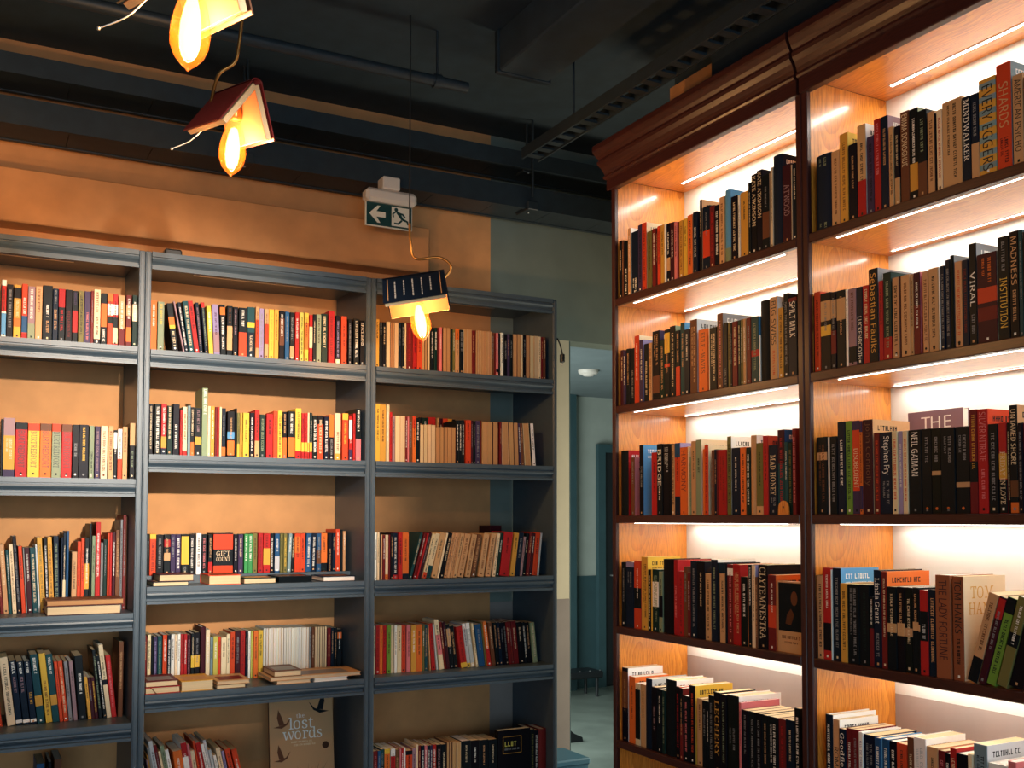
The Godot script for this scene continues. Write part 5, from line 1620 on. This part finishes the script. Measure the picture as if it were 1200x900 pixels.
		[1.5607, .0178, .17, 0, "K", "t:MA"], [1.5805, .0196, .169, 0, "K", ""], [1.6021, .009, .174, 0, "pgT", ""], [1.6121, .0097, .173, 0, "pgT", ""],
		[1.6254, .0138, .173, 0, "pgT", ""], [1.6438, .0148, .171, 0, "pgT", ""], [1.6626, .0366, .173, 0, "K", ""], [1.7002, .0362, .171, 0, "K", ""],
		[1.7374, .0365, .169, 0, "K", ""], [1.7749, .0368, .167, 0, "K", ""], [1.8159, .1391, .196, 0, "K", "G:GO"], [1.9572, .0175, .189, 0, "K", "t:OL"],
		[1.9758, .0171, .183, 0, "K", "t:W"], [1.9948, .0332, .186, 0, "DR", "hb"],
	]],
	["D", 1, 1.9036, 2.2331, [
		[.6446, .0143, .194, 0, "K", ""], [.6604, .009, .192, 0, "BR", ""], [.6708, .0227, .186, 0, "K", "t:W:.05:.5"], [.6955, .015, .223, 0, "TN", "f:W"],
		[.7137, .0372, .205, 0, "N", "t:W:.02:.25 f:W"], [.7529, .0217, .219, 0, "P", "t:K"], [.776, .0241, .219, 0, "RO", "t:DR f:C"],
		[.8021, .0248, .185, 0, "OL", ""], [.8283, .0187, .188, 0, "DR", ""], [.8484, .0081, .186, 0, "M", ""], [.8578, .0153, .189, 0, "RO", ""],
		[.8745, .0182, .188, 0, "GO", ""], [.8941, .0089, .187, 0, "W", ""], [.9043, .0174, .185, 0, "K", "b:TN:.2:.42"], [.9231, .0212, .183, 0, "M", ""],
		[.9457, .0146, .179, 0, "PK", ""], [.9615, .0076, .176, 0, "DR", ""], [.9704, .0173, .177, 0, "GO", "t:BR"], [.989, .018, .178, 0, "Y", ""],
		[1.0084, .0235, .183, 0, "O", "t:K f:C"], [1.0346, .0199, .186, 0, "N", "t:W:.25:.75"], [1.0685, .0099, .215, 0, "K", "f:TN"],
		[1.08, .0324, .189, 0, "N", "b:RO:.2:.62"], [1.1141, .0201, .183, 0, "DR", "t:R"], [1.1358, .0187, .179, 0, "K", "t:W"],
		[1.156, .0226, .197, 0, "TN", "t:BR"], [1.1814, .0235, .21, 0, "SB", "hb f:SB b:SG:0:.2"], [1.2071, .0272, .184, 0, "K", "t:C"],
		[1.2363, .0084, .181, 0, "W", ""], [1.2479, .031, .184, 0, "GO", ""], [1.2804, .0104, .204, 0, "K", ""],
		[1.2922, .0214, .222, 0, "K", "T:C:KATE_ATKINSON:.35:.97"], [1.3151, .0221, .227, 0, "K", "T:C:KATE_ATKINSON:.42:.97"],
		[1.3387, .0271, .206, 0, "K", "b:BR:.15:.5 f:TN"], [1.3683, .0093, .22, 0, "C", ""], [1.3795, .0347, .246, 0, "N", "hb f:N"],
		[1.4157, .0319, .209, 0, "M", "T:MA:ATWOOD:.35:.75"], [1.4495, .0022, .203, 0, "C", ""], [1.4536, .0142, .204, 0, "N", ""],
	]],
	["D", 2, 1.9036, 1.8755, [
		[.6493, .0162, .185, 0, "M", ""], [.6671, .0135, .181, 0, "P", ""], [.6822, .0221, .184, 0, "K", ""], [.7058, .023, .182, 0, "K", "t:GY:.1:.6"],
		[.7304, .0258, .219, 0, "RO", "f:C"], [.7595, .0206, .201, 0, "P", "f:V"], [.7816, .0239, .185, 0, "K", "t:C:.1:.7"], [.807, .0172, .185, 0, "TN", "t:BR"],
		[.8262, .037, .218, 0, "K", "t:TN:.5:.95 b:BR:.1:.35 f:P"], [.8646, .025, .184, 0, "DG", "t:TN"], [.8917, .0258, .213, 0, "K", "b:Y:.65:.95 b:RO:.45:.5"],
		[.9189, .0275, .219, 0, "K", "t:C f:SG"], [.9489, .0201, .201, 0, "K", "t:TN:.5:.95 b:RO:0:.45"], [.9704, .0199, .221, 0, "T", "f:SB"],
		[.9917, .0249, .197, 0, "N", ""], [1.0195, .0321, .221, 0, "BR", "t:TN f:LGY"], [1.0581, .0399, .185, 0, "O", "T:K:RULE_·_WAVES:.3:.95"],
		[1.1042, .0042, .183, 0, "W", ""], [1.1098, .0317, .182, 0, "K", "t:C"], [1.144, .0246, .218, 0, "BR", "t:PK f:GY"],
		[1.17, .0168, .187, 0, "K", "t:GY:.05:.3"], [1.1887, .0103, .185, 0, "OL", ""], [1.2004, .0076, .183, 0, "K", ""], [1.2094, .0211, .184, 0, "DR", ""],
		[1.2318, .0105, .184, 0, "DG", ""], [1.2437, .0099, .184, 0, "OL", ""], [1.2549, .0114, .184, 0, "TN", ""], [1.2677, .0173, .184, 0, "DR", ""],
		[1.2868, .0299, .183, 0, "T", "t:SG b:R:.4:.5 f:SB"], [1.318, .0046, .129, 0, "W", ""], [1.324, .0373, .221, 0, "K", "hb"],
		[1.3636, .028, .223, 0, "TN", "T:K:BIG_SWISS:.42:.95 t:RO:.05:.35 f:W"], [1.3929, .0192, .189, 0, "GO", "t:K"], [1.4133, .018, .224, 0, "K", "t:GY f:K"],
		[1.4326, .0312, .208, 0, "N", "T:W:SPILT_MILK:.5:.95 b:DR:.95:1"],
	]],
	["D", 3, 1.9036, 1.5144, [
		[.646, .0417, .213, 0, "K", "hb f:R"], [.708, .0199, .188, 0, "BR", "f:PK"], [.7565, .0209, .225, 0, "K", "f:SB t:GY:.4:.7"],
		[.8199, .0281, .197, 0, "R", ""], [.8494, .0282, .222, 0, "K", "T:W:BRIDGE:.42:.92 t:W:.18:.4"], [.8822, .0315, .22, 0, "K", "t:LGY:.6:.95"],
		[.915, .0073, .215, 0, "K", ""], [.9236, .0148, .216, 0, "TN", "t:K"], [.9401, .0254, .219, 0, "RO", "b:N:0:.26 b:B:.8:1 f:V"],
		[.9681, .0341, .204, 0, "O", "T:DR:HARMONY:.35:.95"], [1.0034, .0078, .205, 0, "C", ""], [1.0125, .0078, .174, 0, "SG", "t:T"],
		[1.0215, .0211, .219, 0, "TN", ""], [1.0438, .0243, .222, 0, "SG", "t:DG:.55:.75 f:C"], [1.0736, .0067, .193, 0, "O", ""],
		[1.0815, .017, .204, 0, "RO", "t:DR f:C"], [1.1119, .0123, .188, 0, "BR", ""], [1.1254, .0103, .189, 0, "N", ""], [1.137, .0057, .187, 0, "DR", ""],
		[1.1439, .0365, .186, 0, "R", "t:DR"], [1.1825, .0167, .222, 0, "OL", "t:DG f:W"], [1.2017, .0348, .188, 0, "N", "l:C"],
		[1.2376, .0225, .188, 0, "O", "t:K l:K"], [1.2613, .0159, .186, 0, "DG", "t:W"], [1.2796, .0228, .218, 0, "TN", "hb f:W"],
		[1.3039, .0265, .195, 0, "OL", "b:TN:0:.12"], [1.3316, .0192, .213, 0, "R", "f:RO"], [1.3519, .0325, .186, 0, "N", "T:C:MAD_HONEY:.28:.86 t:GY:.12:.24"],
		[1.3858, .0259, .225, 0, "M", "t:R f:B b:T:0:.6"], [1.4132, .0117, .191, 0, "T", ""], [1.4268, .015, .188, 0, "DG", "t:OL"],
		[1.4432, .013, .224, 0, "DR", "t:PK"],
	]],
	["D", 4, 1.9036, 1.1533, [
		[.6527, .0232, .209, 0, "K", "l:W"], [.6788, .042, .211, 0, "N", "b:V:.92:1 t:GY:.6:.85"], [.7236, .0373, .216, 0, "RO", "b:K:.3:.6"],
		[.763, .0335, .23, 0, "GO", "t:K f:Y"], [.798, .0136, .191, 0, "K", "t:C"], [.8131, .0075, .194, 0, "Y", ""],
		[.8221, .0312, .193, 0, "DG", "b:W:.4:.8 t:SG"], [.8548, .0179, .187, 0, "SG", "b:K:.25:.6"], [.8741, .0571, .227, 0, "K", "hb"],
		[.9326, .0182, .226, 0, "R", "t:PK:.2:.65"], [.9522, .0263, .193, 0, "R", "t:DR f:W"], [.9798, .0177, .208, 0, "BR", ""], [.9989, .0138, .19, 0, "DR", ""],
		[1.014, .0291, .226, 0, "N", "t:GY"], [1.0444, .0368, .226, 0, "K", ""], [1.0817, .0247, .192, 0, "TN", "t:K"], [1.1076, .0286, .233, 0, "N", "t:SG f:W"],
		[1.1376, .0059, .225, 0, "K", ""], [1.1449, .0234, .194, 0, "TN", "t:K"], [1.1701, .0063, .225, 0, "K", ""],
		[1.1777, .0249, .222, 0, "DR", "t:PK b:W:.86:.95"], [1.2039, .0309, .223, 0, "R", "t:TN"], [1.2375, .0264, .19, 0, "K", "t:W:.4:.9 f:O"],
		[1.2657, .0131, .224, 0, "K", "t:W:.5:.97"], [1.2801, .014, .223, 0, "C", "f:V"], [1.2953, .0091, .192, 0, "BR", "t:TN"],
		[1.3056, .0359, .226, 0, "K", "T:C:CLYTEMNESTRA:.12:.97"], [1.3441, .0292, .2, 0, "DR", "b:RO:.3:.6 f:O"],
	]],
	["D", 5, 1.9036, .7853, [
		[.6509, .0327, .235, 0, "K", "b:BR:.45:.95 f:W"], [.6908, .0341, .212, 0, "O", "f:O"], [.7272, .0247, .195, 0, "C", "b:K:.1:.9"],
		[.7535, .027, .195, 0, "TN", ""], [.782, .0324, .217, 0, "N", "hb f:LGY"], [.816, .0274, .196, 0, "K", "t:MA:.3:.7"], [.8449, .0238, .193, 0, "K", ""],
		[.8709, .0122, .192, 0, "DG", "t:SG"], [.8846, .052, .229, 0, "K", "hb f:W"], [.9398, .0178, .214, 0, "K", "t:R f:RO"],
		[.959, .0134, .212, 0, "DR", "b:K:.5:1"], [.9739, .0279, .192, 0, "K", "t:PK"], [1.0032, .0275, .227, 0, "K", "t:RO f:Y"],
		[1.0384, .0235, .194, 0, "TN", ""], [1.0628, .0204, .191, 0, "K", ""], [1.0837, .0088, .191, 0, "K", ""], [1.0929, .0224, .211, 0, "K", "t:GY"],
		[1.1157, .0287, .224, 0, "K", "T:GO:LECHERY:.2:.9"], [1.1448, .0243, .221, 0, "K", "t:SG"], [1.1703, .0482, .224, 0, "K", "hb f:W t:GY:.3:.6"],
		[1.2234, .0091, .21, 0, "PK", ""], [1.2351, .0276, .193, 0, "K", "l:W"], [1.2638, .0262, .193, 0, "K", "t:GY"], [1.2911, .0235, .193, 0, "K", "t:GY"],
		[1.3157, .0231, .192, 0, "K", ""], [1.3399, .0378, .193, 0, "K", "t:W"], [1.3801, .0251, .193, 0, "DR", "t:R"], [1.4062, .0301, .195, 0, "N", ""],
		[1.4385, .0201, .23, 0, "K", "t:W"],
	]],
	["E", 1, 1.9036, 2.2331, [
		[1.536, .0516, .195, 0, "N", "hb t:SG:.8:.95 t:SG:.02:.1"], [1.59, .0261, .191, 0, "TN", "t:BR"], [1.6179, .026, .226, 0, "GO", "t:BR f:Y"],
		[1.6466, .0273, .19, 0, "K", ""], [1.6753, .0263, .228, 0, "TN", "b:R:0:.4 t:K:.4:.8 f:W"], [1.7042, .0215, .191, 0, "P", "t:K"],
		[1.7274, .0198, .225, 0, "R", "t:PK:.4:.95"], [1.7485, .0212, .224, 0, "N", "f:MA"], [1.7722, .013, .192, 0, "TN", "t:K"],
		[1.7876, .0141, .188, 0, "K", "b:TN:0:.35"], [1.805, .0239, .215, 0, "BR", "T:C:EMMA_DONOGHUE:.4:.97"], [1.8306, .0235, .213, 0, "K", "b:GO:.1:.4 f:SG"],
		[1.855, .0244, .2, 0, "K", "b:BR:0:.4 t:SG:.5:.9"], [1.8816, .0183, .188, 0, "TN", "t:BR"], [1.9011, .0031, .18, 0, "K", ""],
		[1.9059, .0142, .185, 0, "C", "t:R"], [1.9214, .0499, .195, 0, "TN", "t:K:.1:.95"], [1.9738, .0206, .188, 0, "N", "T:W:MINDWALKER:.25:.97"],
		[1.9957, .0187, .187, 0, "N", "b:TN:0:.42 t:GY:.5:.9"], [2.0161, .0402, .209, 0, "GO", "s:GB T:K:EVERY_EGGERS:.05:.93"],
		[2.058, .0341, .226, 0, "RO", "T:TN:SHARDS:.4:.82 t:M:.05:.3 f:GB"], [2.0951, .023, .19, 0, "TN", "T:K:AMERICAN_PSYCHO:.15:.95"],
		[2.12, .0176, .178, 0, "BR", "t:C"], [2.1388, .0201, .174, 0, "K", "t:W"],
	]],
	["E", 2, 1.9036, 1.8755, [
		[1.5224, .0039, .197, 0, "K", ""], [1.5267, .02, .205, 0, "RO", "t:DR"], [1.5472, .0343, .197, 0, "K", "b:TN:.64:.9 b:Y:.45:.58"],
		[1.5823, .0167, .194, 0, "K", "b:TN:.66:.9 b:DR:.2:.5"], [1.6007, .0281, .194, 0, "K", "b:TN:.62:.9"], [1.63, .008, .192, 0, "W", ""],
		[1.6391, .0254, .191, 0, "MA", "b:K:.05:.25 t:BR:.45:.95"], [1.6656, .0189, .19, 0, "N", "T:W:LUCKENBOOTH:.08:.62"],
		[1.6857, .0194, .19, 0, "R", "t:C:.3:.95"], [1.7067, .0269, .225, 0, "K", "T:GO:Sebastian_Faulks:.1:.95 f:GY"], [1.7358, .0123, .191, 0, "R", ""],
		[1.7492, .0234, .207, 0, "DG", "t:SG b:R:0:.26"], [1.7756, .0182, .19, 0, "TN", "t:K l:K"], [1.7952, .0041, .19, 0, "M", ""],
		[1.8004, .0251, .19, 0, "TN", "t:BR l:K"], [1.8269, .0079, .188, 0, "TN", "l:K"], [1.8366, .0174, .189, 0, "M", "b:DR:0:.6 f:PK"],
		[1.8612, .0149, .187, 0, "TN", "t:BR l:K"], [1.8781, .0252, .189, 0, "TN", "t:K l:K"], [1.9044, .0037, .187, 0, "W", ""],
		[1.9093, .0108, .189, 0, "N", "t:GY"], [1.9212, .0119, .2, 0, "N", "t:GY"], [1.9346, .0102, .207, 0, "K", "hb f:GY"],
		[1.946, .0182, .19, 0, "TN", "t:RO l:K"], [1.9656, .0149, .189, 0, "N", "t:DR"], [1.9816, .0191, .221, 0, "K", "T:W:VIRAL:.38:.72 t:GY:.1:.3 f:GY"],
		[2.0023, .047, .192, 0, "M", "b:RO:.45:.62 b:DR:.25:.4 t:O:.65:.95 f:C"], [2.0522, .0264, .218, 0, "K", "T:Y:INSTITUTION:.12:.6 t:GY:.65:.95"],
		[2.0797, .0204, .223, 0, "K", "T:TN:MADNESS:.5:.95 t:TN:.15:.45"], [2.1011, .0096, .222, 0, "T", ""], [2.1118, .0222, .215, 0, "K", "t:C"],
	]],
	["E", 3, 1.9036, 1.5144, [
		[1.5298, .0345, .195, 0, "K", "t:BR b:TN:.7:.8"], [1.5655, .0061, .193, 0, "W", ""], [1.5728, .0235, .194, 0, "K", "t:GY"],
		[1.5986, .0247, .228, 0, "N", "t:W:.3:.8"], [1.6245, .0206, .228, 0, "LG", "t:DG"],
		[1.6462, .0231, .227, 0, "RO", "b:P:.9:1 b:P:0:.25 T:C:DISOBEDIENT:.28:.7"], [1.6703, .0089, .225, 0, "O", "b:P:.88:1 b:P:.05:.3"],
		[1.6811, .0303, .226, 0, "M", "T:BR:John_Connolly:.3:.97 f:TN"], [1.7136, .0159, .193, 0, "DR", "t:RO"],
		[1.7309, .0356, .192, 0, "N", "T:W:Stephen_Fry:.48:.95 t:GY:.1:.4"], [1.7686, .0156, .192, 0, "C", "t:RO"], [1.7853, .0125, .191, 0, "V", ""],
		[1.7988, .0142, .191, 0, "C", "t:RO"], [1.8143, .0352, .191, 0, "K", "T:W:NEIL_GAIMAN:.45:.97"], [1.8505, .0261, .191, 0, "K", "t:GY:.6:.9 l:O"],
		[1.8777, .0245, .19, 0, "K", "t:GY:.6:.9 l:O b:TN:.45:.5"], [1.9032, .0363, .189, 0, "K", "t:GY:.6:.9 l:O"],
		[1.9405, .0342, .189, 0, "K", "t:GY:.6:.9 l:O b:TN:.3:.36"], [1.9757, .0193, .223, 0, "DR", "t:GO:.4:.95 b:K:.3:.5"],
		[1.9963, .0246, .222, 0, "R", "T:PK:SILVER_NITRATE:.5:.97 f:RO t:PK:.12:.42"], [2.0228, .0215, .188, 0, "K", "t:GY"],
		[2.0465, .0179, .189, 0, "R", "b:GO:.38:.66 b:K:0:.37 T:C:FRIDAY_IN_LOVE:.1:.68"], [2.0657, .0066, .188, 0, "K", "t:C"],
		[2.0732, .0178, .223, 0, "K", "T:C:UNTAMED_SHORE:.45:.96 b:O:0:.1 b:BR:.15:.3 f:TN"], [2.0919, .0105, .185, 0, "K", "t:GY"],
		[2.1033, .0152, .184, 0, "DR", "t:C"],
	]],
	["E", 4, 1.9036, 1.1533, [
		[1.5223, .0039, .208, 0, "N", ""], [1.5265, .0187, .207, 0, "TN", "t:K"], [1.5456, .0265, .228, 0, "R", "b:K:.1:.4"], [1.5724, .0024, .224, 0, "W", ""],
		[1.5761, .0259, .228, 0, "N", "t:GY f:SB"], [1.6031, .021, .192, 0, "GO", "t:K"], [1.6252, .0358, .191, 0, "K", "t:GY:.1:.95"],
		[1.6621, .0298, .192, 0, "K", "t:DG"], [1.693, .0122, .164, 0, "K", "b:DR:0:.55 t:W:.6:.97"],
		[1.7063, .0215, .229, 0, "N", "T:W:Linda_Grant:.45:.92 t:GY:.1:.35"], [1.7289, .0163, .226, 0, "DR", "f:O"], [1.7463, .0269, .192, 0, "K", "b:TN:.45:.56"],
		[1.7742, .0213, .193, 0, "K", "b:TN:.42:.57"], [1.7964, .0209, .193, 0, "K", "b:TN:.42:.52"], [1.8187, .0168, .194, 0, "K", "b:TN:.5:.6"],
		[1.8359, .0039, .191, 0, "K", "b:TN:.5:.58"], [1.8401, .0209, .19, 0, "R", "b:K:.4:.75 t:LGY:.4:.6"], [1.8615, .021, .192, 0, "N", "t:TN"],
		[1.8829, .0385, .226, 0, "RS", "T:M:THE_LADY_FORTUNE:.18:.95"], [1.9256, .027, .225, 0, "RS", "T:K:TOM_HANKS:.45:.96 t:K:.15:.4 f:C"],
		[1.9607, .0237, .198, .291, "TN", "b:K:0:.28 t:BR:.35:.9"], [1.9875, .016, .193, .289, "M", "b:R:.75:.98"],
		[2.0064, .0211, .192, .287, "LG", "b:K:.82:1 t:DG:.1:.75"], [2.0323, .0241, .194, .284, "OL", "b:K:.45:.6"], [2.0594, .0304, .183, .281, "K", ""],
	]],
	["E", 5, 1.9036, .7853, [
		[1.5452, .0244, .232, 0, "N", "hb t:W f:W"], [1.5714, .0202, .224, 0, "TN", "T:K:ROMANTIC:.2:.7 f:W"],
		[1.5927, .0205, .205, 0, "N", "T:W:Goodfield:.45:.95"], [1.6143, .0193, .21, 0, "DR", ""], [1.6344, .0196, .211, 0, "DR", ""],
		[1.6551, .0122, .208, 0, "W", "t:V"], [1.6689, .0333, .205, 0, "N", "t:GY"], [1.7039, .0169, .204, 0, "B", "t:W"], [1.7225, .0025, .206, 0, "SB", ""],
		[1.7258, .0189, .205, 0, "B", "t:W"], [1.7463, .0191, .204, 0, "K", "t:W"], [1.767, .0278, .203, 0, "RO", "b:TN:.2:.5"],
		[1.7982, .0184, .222, 0, "BR", "f:W"], [1.817, .033, .226, 0, "W", "t:LGY f:W"], [1.8514, .0297, .212, 0, "TN", ""], [1.8825, .0178, .209, 0, "DR", "t:PK"],
		[1.901, .0107, .206, 0, "K", "t:W"], [1.9124, .0162, .22, 0, "R", "t:C"], [1.9299, .0275, .212, 0, "K", ""], [1.9587, .0111, .216, 0, "C", ""],
		[1.9718, .0325, .241, 0, "GB", "t:K f:LGY"], [2.0076, .044, .208, 0, "W", ""], [2.0527, .0186, .22, 0, "PK", "t:R"],
	]],
]
